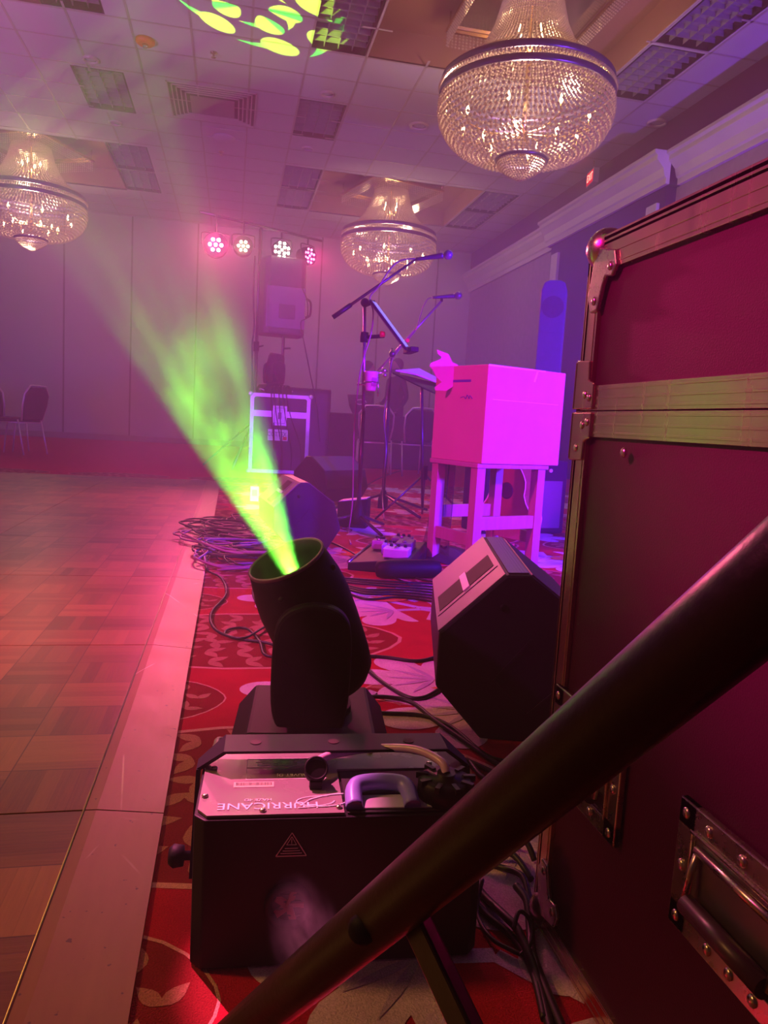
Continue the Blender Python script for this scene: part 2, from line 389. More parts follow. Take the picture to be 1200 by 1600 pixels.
MB().lathe([(.16, 0), (.15, -.02), (.08, -.045), (.01, -.05)], (0, 0, -.01)).obj('dome', tile, t)
m = MB()
for a in (R(10), R(95), R(170)): m.beam((.12 * cos(a), .12 * sin(a), -.02), (.27 * cos(a), .27 * sin(a), -.02), .03, .01)
m.obj('blade', tile, t)
p_ = G(227, 62, H); t = thing('smoke_detector', 'red round fire alarm strobe on the ceiling', 'fire alarm', p_)
MB().lathe([(.10, 0), (.10, -.03), (.075, -.05)]).obj('housing', red, t); MB().lathe([(.03, 0), (.025, -.03), (.01, -.04)], (0, 0, -.05)).obj('lens', chrome, t)
for (x, y), lab, s in (((142, 92), 'small round ceiling can with a dark rim beyond the top left troffer', .09), ((180, 191), 'small round ceiling can between the two left troffers', .09),
                    ((512, 146), 'round ceiling can just before the second central troffer', .085), ((481, 231), 'round ceiling can just behind the second central troffer', .085),
                    ((655, 196), 'round ceiling ring between central troffers and big chandelier', .13), ((1027, 191), 'round can half sunk at the edge of the violet wall', .12)):
    t = thing('ceiling_can', lab, 'downlight', G(x, y, H), 0, 'round ceiling cans')
    m = MB().lathe([(s, 0), (s, -.02), (s * .85, -.03), (s * .75, -.01), (s * .72, .0)], cap=False); m.obj('rim', mat('can_rim', (.55, .45, .5), .35, .2), t)
    MB().lathe([(s * .74, -.004), (s * .4, -.012), (.005, -.014)]).obj('lens', tile, t)
for (x, y), lab in (((334, 82), 'small sprinkler head near the green light pattern'), ((346, 237), 'tiny sprinkler head beyond the square vent')):
    t = thing('sprinkler', lab, 'sprinkler', G(x, y, H), 0, 'ceiling sprinklers')
    MB().lathe([(.04, 0), (.035, -.012), (.012, -.016), (.01, -.05)], n=12).obj('body', steel, t)
    MB().lathe([(.028, -.05), (.028, -.054)], n=12).obj('deflector', steel, t)
# exit sign
pe = G(923, 244, H); t = thing('exit_sign', 'lit red EXIT sign hanging under the violet ceiling edge', 'exit sign', (4.95, 10.3, 4.34), R(-98))
MB().box((0, 0, 0), (.30, .08, .20)).obj('housing', mat('exit_housing', (.45, .4, .42), .5), t, bevel=.006)
MB().box((0, -.041, 0), (.27, .004, .17)).obj('face', mat('exit_face', (.25, .0, .0), .5, emit=(1, .01, .01), es=.9), t)
text('EXIT', .145, mat('exit_letters', (1, .2, .15), .5, emit=(1, .16, .12), es=9), t, (0, -.045, 0), (R(90), 0, 0), sx=.8)
MB().tube([(0, 0, .1), (0, 0, .28)], .012).obj('stem', steel, t)

# ------------------------------------------------------------------ dance floor
m_, t_, b_ = newmat('parquet_oak')
g = t_.n('ShaderNodeNewGeometry').outputs['Position']; X, Yc, Z = t_.sep(g)
bs = .905 / 6
def fr_(v): return t_.m('FRACT', v)
u = t_.m('DIVIDE', t_.m('ADD', X, .218), bs); v = t_.m('DIVIDE', t_.m('SUBTRACT', Yc, .318), bs)
cu, cv = t_.m('FLOOR', u), t_.m('FLOOR', v)
par = t_.m('ABSOLUTE', t_.m('MODULO', t_.m('ADD', cu, cv), 2))
wn = t_.n('ShaderNodeTexWhiteNoise', noise_dimensions='3D'); t_.L.new(t_.comb(cu, cv, 1.0), wn.inputs['Vector'])
fing = t_.m('MULTIPLY', t_.m('ADD', t_.m('MULTIPLY', par, fr_(u)), t_.m('MULTIPLY', t_.m('SUBTRACT', 1, par), fr_(v))), 5)
wn2 = t_.n('ShaderNodeTexWhiteNoise', noise_dimensions='3D'); t_.L.new(t_.comb(cu, cv, t_.m('FLOOR', fing)), wn2.inputs['Vector'])
g1 = t_.noise(t_.scalev(g, 160, 9, 1), 1, 4, .6); g2 = t_.noise(t_.scalev(g, 9, 160, 1), 1, 4, .6)
gr = t_.m('ADD', t_.m('MULTIPLY', par, g1), t_.m('MULTIPLY', t_.m('SUBTRACT', 1, par), g2))
ff = fr_(fing); seam = t_.m('LESS_THAN', t_.m('MINIMUM', ff, t_.m('SUBTRACT', 1, ff)), .025)
fu, fv = fr_(u), fr_(v); bsm = t_.m('LESS_THAN', t_.m('MINIMUM', t_.m('MINIMUM', fu, t_.m('SUBTRACT', 1, fu)), t_.m('MINIMUM', fv, t_.m('SUBTRACT', 1, fv))), .008)
tone = t_.m('ADD', t_.m('ADD', t_.m('MULTIPLY', wn.outputs[0], .50), t_.m('MULTIPLY', wn2.outputs[0], .34)), t_.m('SUBTRACT', t_.m('MULTIPLY', gr, .6), .18))
c = t_.mix(tone, (.105, .030, .005), (.46, .19, .05)); c = t_.mix(t_.m('MULTIPLY', t_.m('MAXIMUM', t_.m('MULTIPLY', seam, .25), bsm), .8), c, (.07, .025, .01))
t_.put(b_.inputs['Base Color'], c); t_.put(b_.inputs['Roughness'], t_.m('ADD', .26, t_.m('MULTIPLY', gr, .22)))
bp = t_.n('ShaderNodeBump'); bp.inputs['Strength'].default_value = .25; bp.inputs['Distance'].default_value = .002; t_.L.new(tone, bp.inputs['Height']); t_.L.new(bp.outputs[0], b_.inputs['Normal'])
edge = newmat('edge_ramp_wood'); t_ = edge[1]; b_ = edge[2]; g = t_.n('ShaderNodeNewGeometry').outputs['Position']
gr = t_.noise(t_.scalev(g, 60, 7, 1), 1, 5, .65); bl = t_.noise(g, 6, 4, .6); sp = t_.noise(g, 70, 2, .5)
vor = t_.n('ShaderNodeTexVoronoi', feature='DISTANCE_TO_EDGE'); vor.inputs['Scale'].default_value = 2.2; t_.L.new(t_.scalev(g, 1.5, .6, 1), vor.inputs['Vector'])
scr = t_.m('MULTIPLY', t_.m('LESS_THAN', vor.outputs[0], .003), t_.ss(t_.noise(g, 5, 2), .5, .6))
c = t_.mix(t_.m('ADD', t_.m('MULTIPLY', gr, .5), t_.m('MULTIPLY', bl, .5)), (.25, .09, .025), (.47, .21, .07)); c = t_.mix(t_.ss(sp, .70, .74), c, (.12, .05, .03)); c = t_.mix(t_.m('MULTIPLY', scr, .7), c, (.85, .65, .5))
t_.put(b_.inputs['Base Color'], c); t_.put(b_.inputs['Roughness'], t_.m('ADD', .38, t_.m('MULTIPLY', bl, .15)))
df = thing('dance_floor', 'parquet wooden dance floor laid on the patterned carpet', 'dance floor', (-.218, .318, 0))
PS = .905; pan = MB().box2((-PS + .0015, .0015, 0), (-.0015, PS - .0015, .018)).obj('parquet_panel', m_, df, bevel=.0012)
for i in range(0, 8):
    for j in range(-2, 8):
        loc = (-i * PS, j * PS, 0)
        if i == 0 and j == -2: pan.location = loc; continue
        dup(pan, loc, None, None, df)
e0 = None
for j in range(-2, 8):
    y0 = j * PS
    if e0 is None: e0 = MB().prism([(.002, .0015, 0), (.002, .0015, .018), (.020, .0015, .018), (.127, .0015, .006), (.127, .0015, 0)], (0, PS - .003, 0)).obj('edge_ramp', edge[0], df); e0.location = (0, y0, 0)
    else: dup(e0, (0, y0, 0), None, None, df)
e1 = MB().prism([(-PS + .002, .002, 0), (-PS + .002, .002, .018), (-PS + .002, .13, .006), (-PS + .002, .13, 0)], (PS - .004, 0, 0)).obj('edge_ramp', edge[0], df); e1.location = (0, 8 * PS, 0)
for i in range(1, 8): dup(e1, (-i * PS, 8 * PS, 0), None, None, df)
MB().tube([(.0, -1.8, .0175), (.0, 7.2, .0175)], .0022, 6).obj('joint_strip', mat('joint_metal', (.5, .38, .25), .4, .8), df)

# ------------------------------------------------------------------ chandeliers
crys, t_, b_ = newmat('crystal_bead'); nt = crys.node_tree
g = t_.n('ShaderNodeNewGeometry').outputs['Position']
gl = t_.n('ShaderNodeBsdfGlossy'); gl.inputs['Color'].default_value = (1, .9, .82, 1); gl.inputs['Roughness'].default_value = .12
tr = t_.n('ShaderNodeBsdfTranslucent'); t_.put(tr.inputs['Color'], t_.mix(t_.noise(g, 55, 1), (.55, .42, .36), (1, .85, .72)))
df_ = t_.n('ShaderNodeBsdfDiffuse'); df_.inputs['Color'].default_value = (.75, .62, .58, 1)
ms = t_.n('ShaderNodeMixShader'); ms.inputs[0].default_value = .62; t_.L.new(tr.outputs[0], ms.inputs[1]); t_.L.new(df_.outputs[0], ms.inputs[2]); ms.inputs[0].default_value = .3
ms2 = t_.n('ShaderNodeMixShader'); ms2.inputs[0].default_value = .3; t_.L.new(ms.outputs[0], ms2.inputs[1]); t_.L.new(gl.outputs[0], ms2.inputs[2])
nt.nodes.remove(b_); t_.L.new(ms2.outputs[0], nt.nodes['Material Output'].inputs[0])
bandm = mat('chandelier_band', (.13, .09, .24), .3, .6, sc=8)
goldm = mat('brass', (.75, .52, .25), .25, 1)
def rings(m, prof, step, bead, zs=1.0, ico=False):
    pts = []; acc = 0
    # resample profile by arc length
    segs = [(prof[i], prof[i + 1]) for i in range(len(prof) - 1)]; out = [prof[0]]; carry = 0
    for (r0, z0), (r1, z1) in segs:
        L = sqrt((r1 - r0) ** 2 + (z1 - z0) ** 2); s = step - carry
        while s <= L: out.append((r0 + (r1 - r0) * s / L, z0 + (z1 - z0) * s / L)); s += step
        carry = L - (s - step)
    return out
ch = thing('chandelier', 'largest, nearest crystal chandelier hanging over the road case', 'chandelier', (2.70, 7.22, 0), 0, 'crystal chandeliers')
m = MB(); NS = 92
prof = [(.27, 4.84), (.30, 4.70), (.35, 4.52), (.43, 4.36), (.55, 4.20), (.69, 4.10), (.80, 4.05)]
for i, (r, z) in enumerate(rings(m, prof, .026, .01)):
    for k in range(NS):
        a = 2 * pi * k / NS; m.octa((r * cos(a), r * sin(a), z), .0125 + .002 * (i % 2), zs=1.1)
m.obj('bead_skirt', crys, ch, kind='stuff')
m = MB(); prof = [(.835, 3.84), (.84, 3.74), (.82, 3.64), (.76, 3.53), (.66, 3.44), (.52, 3.37), (.38, 3.34), (.26, 3.33)]
for i, (r, z) in enumerate(rings(m, prof, .050, .017)):
    n = max(24, int(2 * pi * r / .050))
    for k in range(n):
        a = 2 * pi * (k + .5 * (i % 2) * 0) / n; jj = random.uniform(-.003, .003)
        m.octa(((r + jj) * cos(a), (r + jj) * sin(a), z + jj), .0215)
m.obj('bead_bowl', crys, ch, kind='stuff')
m = MB(); prof = [(.235, 3.30), (.215, 3.25), (.15, 3.20), (.07, 3.155), (.01, 3.13)]
for i, (r, z) in enumerate(rings(m, prof, .026, .017)):
    n = max(6, int(2 * pi * r / .028))
    for k in range(n): a = 2 * pi * k / n; m.octa((r * cos(a), r * sin(a), z), .014)
m.obj('bead_finial', crys, ch, kind='stuff')
m = MB()
for k in range(150): a = 2 * pi * k / 150; m.octa((.842 * cos(a), .842 * sin(a), 3.955), .019)
m.obj('bead_row', crys, ch, kind='stuff')
def hoop(r, z0, z1, w, nm, mm):
    b = MB().lathe([(r, z0), (r + .012, z0 + .01), (r + .012, z1 - .01), (r, z1), (r - w, z1), (r - w, z0), (r, z0)], n=72, cap=False); return b.obj(nm, mm, ch)
hoop(.835, 3.865, 3.925, .02, 'lower_band', bandm); hoop(.82, 3.985, 4.045, .02, 'upper_band', bandm); hoop(.25, 3.30, 3.335, .02, 'finial_band', bandm)
m = MB()
for sg in (-1, 1):
    m.box((sg * .66, 0, 4.72), (.03, 1.34, .03)); m.box((0, sg * .66, 4.72), (1.34, .03, .03))
    for sd in (-1, 1): m.tube([(sg * .64, sd * .64, 4.72), (sg * .64, sd * .64, 4.90)], .01)
m.obj('canopy_frame', goldm, ch)
m = MB()
for sg in (-1, 1):
    for k in range(34):
        for q in range(5):
            u_ = -.64 + k * .0388
            m.octa((sg * .66, u_, 4.69 - q * .03), .013); m.octa((u_, sg * .66, 4.69 - q * .03), .013)
m.obj('canopy_fringe', crys, ch, kind='stuff')
MB().box((0, 0, 4.75), (1.28, 1.28, .02)).obj('canopy_plate', mat('canopy_mirror', (.55, .45, .38), .12, .9), ch)
m = MB().tube([(0, 0, 3.36), (0, 0, 4.84)], .022, 10); m.obj('stem', goldm, ch)
flame = mat('bulb_glow', (1, .8, .5), .3, emit=(1, .62, .28), es=30)
bspots = [(.62 * cos(R(a)), .62 * sin(R(a)), 3.66) for a in range(10, 370, 45)] + [(.40 * cos(R(a)), .40 * sin(R(a)), 3.50) for a in range(0, 360, 60)] + [(.14 * cos(R(a)), .14 * sin(R(a)), 4.48) for a in range(20, 380, 90)]
b0 = None
for q in bspots:
    if b0 is None: b0 = MB().lathe([(.004, -.035), (.016, -.01), (.018, .005), (.010, .03), (.001, .055)], n=8).obj('bulb', flame, ch); b0.location = q
    else: dup(b0, q, None, None, ch)
for q in bspots: MB().tube([(0, 0, q[2] - .1), (q[0] * .6, q[1] * .6, q[2] - .16), (q[0], q[1], q[2] - .11), (q[0], q[1], q[2] - .035)], .007, 6).obj('lamp_arm', goldm, ch)
dup(ch, (2.63, 13.35, 0), 0.3, 'middle crystal chandelier hanging behind the microphone boom')
dup(ch, (-3.27, 13.35, 0), 1.1, 'crystal chandelier hanging at the left edge over the dance floor')
for x, y, pw in ((2.70, 7.22, 1.0), (2.63, 13.35, 1.0), (-3.27, 13.35, 1.15)):
    lamp('chandelier_glow', 'POINT', (x, y, 3.72), (1, .66, .42), 120 * pw, None, .10)
    lamp('chandelier_glow_top', 'POINT', (x, y, 4.42), (1, .58, .3), 22 * pw, None, .12)

# ------------------------------------------------------------------ haze machine
wine = mat('wine_laminate', (.052, .0008, .022), .5, var=.5, sc=520, bump=.25)
wine.node_tree.nodes['Principled BSDF'].inputs['Specular IOR Level'].default_value = .25
hz = thing('haze_machine', 'black box haze machine on the carpet with glossy printed top', 'haze machine', (-.03, .853, 0), R(-3))
HW, HD, HH = .365, .185, .20
m = MB(); c_ = .014
m.prism([(c_, 0, .004), (HW - c_, 0, .004), (HW, c_, .004), (HW, HD, .004), (0, HD, .004), (0, c_, .004)], (0, 0, HH - .006)); m.obj('case', blackmetal, hz, bevel=.002)
# top plate: L shape leaving the tank bay open
tp, t_, b_ = newmat('top_plate'); b_.inputs['Base Color'].default_value = (.26, .22, .23, 1)
t_.put(b_.inputs['Roughness'], t_.m('ADD', .20, t_.m('MULTIPLY', t_.noise(t_.n('ShaderNodeTexCoord').outputs['Object'], 40, 3), .12)))
m = MB(); z = HH - .001
m.prism([(.004, .02, z), (.016, .004, z), (.182, .004, z), (.182, .118, z), (HW - .03, .118, z), (HW - .03, HD - .003, z), (.028, HD - .003, z), (.004, HD - .04, z)], (0, 0, .003)); m.obj('top_plate', tp, hz)
MB().box2((.186, .006, HH - .001), (HW - .008, .114, HH + .0005)).obj('tank_bay', mat('bay_black', (.006, .004, .008), .6), hz)
MB().box2((.205, .012, HH - .0), (HW - .02, .045, HH + .003)).obj('tank_top', mat('milky_tank', (.55, .55, .62), .4), hz, bevel=.002)
tk = MB().tube(smooth_path([(.195, .012, HH + .003), (.198, .045, HH + .012), (.215, .056, HH + .014), (.25, .056, HH + .014), (.266, .045, HH + .012), (.269, .012, HH + .003)], 5), .011, 10)
tk.obj('tank_handle', mat('milky_blue_plastic', (.30, .28, .85), .35), hz)
m = MB().lathe([(.036, HH), (.036, HH + .024), (.030, HH + .028), (.012, HH + .028), (.012, HH + .034)], (.317, .040, 0), n=28)
for k in range(9): a = 2 * pi * k / 9; m.box((.317 + .031 * cos(a), .040 + .031 * sin(a), HH + .026), (.016, .006, .008), Matrix.Rotation(a, 3, 'Z'))
m.obj('filler_cap', blackmetal, hz)
MB().tube(smooth_path([(.317, .040, HH + .032), (.312, .055, HH + .042), (.285, .095, HH + .040), (.235, .135, HH + .024), (.185, .125, HH + .022), (.158, .100, HH + .026), (.150, .085, HH + .022)], 8), .0058, 10).obj('fluid_hose', mat('clear_hose', (.72, .46, .66), .25), hz)
m = MB().lathe([(.004, -.012), (.011, -.011), (.0150, -.004), (.0150, .006), (.012, .009)], (.150, .078, HH + .020), (0, -.75, .66), n=24)
m.box((.150, .068, HH + .006), (.016, .012, .012)); m.obj('hose_clip', black, hz)
m = MB().lathe([(.0145, 0), (.016, .002), (.0145, .004), (.0125, .002), (.0145, 0)], (.150, .073, HH + .0255), (0, -.75, .66), n=24, cap=False); m.obj('clip_ring', blackmetal, hz)
s0 = None
for q in ((.016, .125), (.010, .050), (.082, .012), (.176, .016), (HW - .05, .13), (.235, .168), (.30, .168)):
    if s0 is None: s0 = MB().lathe([(.0042, 0), (.0042, .002), (.002, .0035)], n=12).obj('screw', steel, hz); s0.location = (*q, HH + .002)
    else: dup(s0, (*q, HH + .002), None, None, hz)
# bracket: bar over the back with folded side arms
m = MB()
m.box((HW / 2, HD - .045, HH + .030), (HW - .055, .055, .004))
m.obj('bracket_bar', blackmetal, hz, bevel=.001)
for sx in (0, 1):
    x0 = -.008 if sx == 0 else HW + .008; xi = .028 if sx == 0 else HW - .028
    m = MB(); dx = .004 if sx == 0 else -.004
    m.prism([(xi, HD - .073, HH + .032), (xi, HD - .017, HH + .032), (x0, HD - .03, HH + .002), (x0, HD - .06, HH + .002)], (dx, 0, -.003))
    m.prism([(x0, HD - .062, HH + .002), (x0, HD - .028, HH + .002), (x0, HD - .085, .085), (x0, HD - .125, .085)], (dx, 0, 0)); m.obj('bracket_arm', blackmetal, hz)
    kn = MB().lathe([(.006, 0), (.006, .008), (.013, .009), (.015, .022), (.010, .028)], (x0 - (.0 if sx == 0 else 0), HD - .105, .105), (-1 if sx == 0 else 1, 0, 0), n=14); kn.obj('tilt_knob', black, hz)
for q in (.07, .178, .285):
    MB().lathe([(.0075, 0), (.0075, .0006)], (HW * q / .365, HD - .045, HH + .0323), n=20).obj('bracket_hole', mat('hole_dark', (.03, .004, .01), .7), hz)
# prints on the plate: read upside down from this side
zt = HH + .0024
text('HURRICANE', .0215, whiteprint, hz, (.089, .024, zt), (0, 0, pi), 'logo_lettering', sx=1.05)
text('HAZE 4D', .0085, whiteprint, hz, (.076, .0385, zt), (0, 0, pi), 'logo_lettering')
m = MB(); m.tube([V((.155 - .026 * cos(a) * 1.2 , .031 + .013 * sin(a), zt)) for a in [R(x) for x in range(-160, 120, 14)]], .0011, 5); m.tube(smooth_path([(.185, .049, zt), (.165, .046, zt), (.142, .036, zt), (.128, .020, zt)], 5), .0012, 5)
m.tube(smooth_path([(.125, .016, zt), (.145, .018, zt), (.165, .024, zt), (.172, .031, zt)], 5), .0012, 5); m.obj('logo_swirl', whiteprint, hz)
text('CHAUVET DJ', .0095, whiteprint, hz, (.127, .103, zt), (0, 0, pi), 'maker_lettering')
m = MB()
for y in (.092, .126, .152): m.box((.112, y, zt - .0002), (.105, .0007, .0005))
for x in (.0595, .1645): m.box((x, .122, zt - .0002), (.0007, .06, .0005))
for k in range(6):
    m.box((.085 + .003 * (k % 3), .131 + .0036 * k, zt - .0002), (.022 + .006 * (k % 2), .0006, .0004)); m.box((.135 + .003 * (k % 2), .131 + .0036 * k, zt - .0002), (.026 - .006 * (k % 3), .0006, .0004))
m.obj('data_table_print', whiteprint, hz)
MB().box((.070, .078, zt - .0002), (.052, .014, .0006)).obj('barcode_sticker', mat('sticker_tan', (.62, .56, .40), .6), hz)
m = MB()
for k in range(30): m.box((.0475 + k * .00155, .0795, zt + .0003), (random.choice((.0005, .0009)), .0072, .0004))
m.obj('barcode_print', mat('ink_black', (.02, .02, .02), .6), hz)
m = MB(); tri = [(.108, .156), (.128, .156), (.118, .173)]
tri = [(.100, .150), (.137, .150), (.1185, .180)]
for i in range(3):
    a, b = tri[i], tri[(i + 1) % 3]; m.beam((a[0], -.0008, a[1]), (b[0], -.0008, b[1]), .0006, .0011)
for k in range(3): m.box((.1185, -.0008, .1535 + .0032 * k), (.026 - .005 * k, .0006, .0009))
for i in range(3):
    a, b = [(.1125, .1645), (.1245, .1645), (.1185, .175)][i], [(.1245, .1645), (.1185, .175), (.1125, .1645)][i]; m.beam((a[0], -.0008, a[1]), (b[0], -.0008, b[1]), .0006, .0007)
m.box((.1185, -.0008, .1695), (.0008, .0006, .0045)); m.box((.1185, -.0008, .1662), (.0008, .0006, .0008))
m.obj('warning_print', whiteprint, hz)
m = MB().lathe([(.030, 0), (.030, -.006), (.022, -.006), (.020, .0)], (.118, 0, .085), (0, 1, 0), n=28, cap=False); m.obj('haze_outlet', blackmetal, hz)
m = MB()
for k in range(4): m.box((.118, -.001, .072 + .009 * k), (.03, .002, .002))
m.obj('outlet_grille', blackmetal, hz)
m = MB()
for k in range(5): a = k * 2 * pi / 5; m.box((.118 + .010 * cos(a), -.0012, .085 + .010 * sin(a)), (.018, .002, .009), Matrix.Rotation(-a, 3, 'Y') @ Matrix.Rotation(.4, 3, 'X'))
m.obj('outlet_fan', mat('fan_red', (.25, .03, .06), .4), hz)

# ------------------------------------------------------------------ moving heads
def moving_head(name, label, loc, rz, ax_tilt):
    # local frame: the yoke arms stand at -Y and +Y, the head tilts in the X-Z plane
    t = thing(name, label, 'moving head light', loc, rz, 'moving head lights')
    m = MB(); m.prism([(-.155, -.13, 0), (-.155, -.13, .055), (-.12, -.13, .098), (.12, -.13, .098), (.155, -.13, .055), (.155, -.13, 0)], (0, .26, 0)); m.obj('base', black, t, bevel=.006)
    for s in (-1, 1):
        MB().box((s * .135, 0, .062), (.045, .20, .010), Matrix.Rotation(s * R(50), 3, 'Y')).obj('base_panel', blackmetal, t, bevel=.003)
        MB().tube(smooth_path([(s * .150, -.1, .03), (s * .178, -.09, .04), (s * .180, -.06, .045), (s * .178, -.03, .04), (s * .150, -.02, .03)], 4), .007, 8).obj('base_handle', mat('grey_rubber', (.4, .35, .38), .5), t)
    MB().lathe([(.08, .098), (.08, .112)], n=28).obj('pan_collar', black, t)
    for s in (-1, 1):
        y0 = s * .098; e = (0, s * .040, 0)
        pr = [(-.066, .112), (-.078, .16), (-.078, .27), (-.066, .318), (-.03, .342), (.02, .343), (.054, .322), (.066, .28), (.066, .18), (.058, .112)]
        sm = smooth_path([(x, y0, z) for x, z in pr], 4); a = MB().prism(sm, e).obj('yoke_arm', black, t, bevel=.010)
        MB().prism([(-.058, y0 + s * .0405, .185), (-.058, y0 + s * .0405, .245), (-.01, y0 + s * .0405, .19), (-.02, y0 + s * .0405, .125)], (0, s * .001, 0)).obj('arm_inlay', mat('arm_inlay', (.006, .005, .008), .25), t)
    MB().box((0, 0, .125), (.11, .22, .03)).obj('yoke_bridge', black, t, bevel=.008)
    h = bpy.data.objects.new('head_pivot', None)
    a = V(ax_tilt).normalized(); c = V((0.0, 0, .27))
    pr = [(.030, -.150), (.060, -.145), (.078, -.12), (.084, -.08), (.090, 0), (.092, .06), (.088, .10), (.080, .138), (.076, .158), (.072, .158), (.068, .135), (.064, .05), (.02, .045)]
    MB().lathe(pr, c, a, 40, cap=True).obj('head', black, t)
    MB().lathe([(.0765, .154), (.0775, .160), (.0735, .162), (.072, .156), (.0765, .154)], c, a, 40, cap=False).obj('lens_hood_rim', mat('rim_rubber', (.16, .09, .11), .45), t)
    MB().lathe([(.048, .052), (.045, .064), (.02, .070), (.002, .072)], c, a, 28).obj('lens', mat('lens_glass', (.25, .3, .32), .05, .3), t)
    for k in range(4):
        q = Quaternion(a, k * pi / 2 + .5); d = q @ a.orthogonal().normalized(); MB().ball(c + a * .12 + d * .084, .006, 8).obj('hood_screw', black, t)
    return t, c, a
AX = V((-.42, -.20, .885)).normalized()
MHL = V((.178, 1.44, 0)); rz = R(-6)
axl = Matrix.Rotation(-rz, 3, 'Z') @ AX
mh, c_, a_ = moving_head('moving_head_light', 'black moving head light shining a green beam, standing behind the haze machine', MHL, rz, axl)
lensp = MHL + Matrix.Rotation(rz, 3, 'Z') @ (c_ + a_ * .085)
mh2, c2, a2 = moving_head('moving_head_light', 'small dark moving head light on the flight case under the speaker', P(437, 600, 9.15) * 1 + V((0, 0, 0)), R(20), V((.1, -.1, 1)))
mh2.location = (.50, 9.34, .962); mh2.scale = (1.15, 1.15, 1.15)

def gobo_light(name, loc, aim, power, size, build, rad=.01):
    o = lamp(name, 'SPOT', loc, (1, 1, 1), power, aim, rad, size, .08); l = o.data; l.use_nodes = True
    t = NT(l.node_tree); em = next(n for n in l.node_tree.nodes if n.type == 'EMISSION')
    v = t.n('ShaderNodeTexCoord').outputs['Normal']; x, y, z = t.sep(v)
    z = t.m('ABSOLUTE', z); u_ = t.m('DIVIDE', x, z); v_ = t.m('DIVIDE', y, z); build(t, em, u_, v_); return o
BH = R(11.5)
def beam_gobo(t, em, u, v):
    k = 1 / math.tan(BH); u = t.m('MULTIPLY', u, k); v = t.m('MULTIPLY', v, k)
    r = t.m('SQRT', t.m('ADD', t.m('MULTIPLY', u, u), t.m('MULTIPLY', v, v)))
    n = t.noise(t.comb(u, v, .37), 2.6, 1.5, .55); n2 = t.noise(t.comb(u, v, 3.1), 5.0, 1, .5)
    mask = t.m('ADD', .10, t.m('MULTIPLY', t.ss(n, .44, .60), 1.6))
    c = t.mix(t.ss(n2, .35, .6), (.06, 1, .10), (.30, 1, .0)); t.put(em.inputs[0], c); t.put(em.inputs[1], t.m('MULTIPLY', mask, t.ss(r, 1.0, .9)))
gobo_light('moving_head_beam', lensp, lensp + AX, 850, math.degrees(BH) * 2, beam_gobo)
def swirl_gobo(t, em, u, v):
    k = 1 / math.tan(R(7.4)); u = t.m('MULTIPLY', u, k); v = t.m('MULTIPLY', v, k)
    r = t.m('SQRT', t.m('ADD', t.m('MULTIPLY', u, u), t.m('MULTIPLY', v, v))); th = t.m('ARCTAN2', v, u)
    def ring(N, r0, tw, off, hw, hr, tail):
        a = t.m('SUBTRACT', t.m('FRACT', t.m('ADD', t.m('ADD', t.m('MULTIPLY', th, N / (2 * pi)), t.m('MULTIPLY', r, tw)), off)), .5)
        dr = t.m('SUBTRACT', r, r0)
        e = t.m('ADD', t.m('POWER', t.m('ABSOLUTE', t.m('DIVIDE', t.m('SUBTRACT', a, .15), hw)), 2), t.m('POWER', t.m('ABSOLUTE', t.m('DIVIDE', dr, hr)), 2))
        head = t.m('LESS_THAN', e, 1.0)
        w = t.m('MULTIPLY', t.m('ADD', a, .5), hr * .8); tl = t.m('LESS_THAN', t.m('ABSOLUTE', t.m('SUBTRACT', dr, t.m('MULTIPLY', t.m('SUBTRACT', .15, a), tail))), w)
        tl = t.m('MULTIPLY', tl, t.m('LESS_THAN', a, .15)); return t.m('MAXIMUM', head, tl), a
    m1, a1 = ring(7, .72, 0, .1, .30, .155, .22); m2, a2 = ring(5, .34, .0, .3, .32, .16, .15)
    mm = t.m('MAXIMUM', m1, m2); c = t.mix(t.ss(a1, -.28, -.05), (.0, 1, .03), (.55, 1, .03))
    t.put(em.inputs[0], c); t.put(em.inputs[1], t.m('MULTIPLY', mm, t.m('LESS_THAN', r, .98)))
gobo_light('pattern_projector', (-3.2, 5.0, .8), (.05, 7.75, 4.58), 12000, 15.0, swirl_gobo, .004)

# ------------------------------------------------------------------ road case (right foreground)
CX = .438; CY1 = .90; CY0 = -.35; CD = .75; ZT = .925; ZS = .7105
rc = thing('road_case', 'tall wine coloured road case with aluminium edges filling the right side', 'road case', (CX, CY0, 0))
L = CY1 - CY0
MB().box2((.006, .006, .006), (CD, L - .006, ZS - .002)).obj('body', wine, rc)
MB().box2((.006, .006, ZS + .002), (CD, L - .006, ZT - .004)).obj('lid', wine, rc)
def extr(name, a, b, w, face, gr=True):
    # aluminium extrusion on the -X face (and wrapping the corner) between a and b (y,z), with raised ribs
    m = MB(); (y0, z0), (y1, z1) = a, b
    m.box2((0, y0, z0), (.010, y1, z1))
    if abs(z1 - z0) < abs(y1 - y0):
        h = z1 - z0
        for f in (.12, .45, .82): m.box2((-.0007, y0, z0 + h * f), (0, y1, z0 + h * f + .003))
    else:
        h = y1 - y0
        for f in (.15, .80): m.box2((-.0007, y0 + h * f, z0), (0, y0 + h * f + .003, z1))
    return m.obj(name, alu, rc, bevel=.0008)
RW = .034
extr('top_rail', (0, ZT - .045), (L - .03, ZT - .004), RW, 0); extr('bottom_rail', (0, .0), (L - .02, RW - .003), RW, 0)
extr('split_rail', (0, ZS + .0007), (L, ZS + .031), RW, 0); extr('split_rail', (0, ZS - .032), (L, ZS - .0007), RW, 0)
extr('corner_rail', (L - RW, .03), (L, ZS - .032), RW, 0); extr('corner_rail', (L - RW, ZS + .031), (L, ZT - .02), RW, 0)
extr('corner_rail', (0, .03), (RW, ZT - .02), RW, 0)
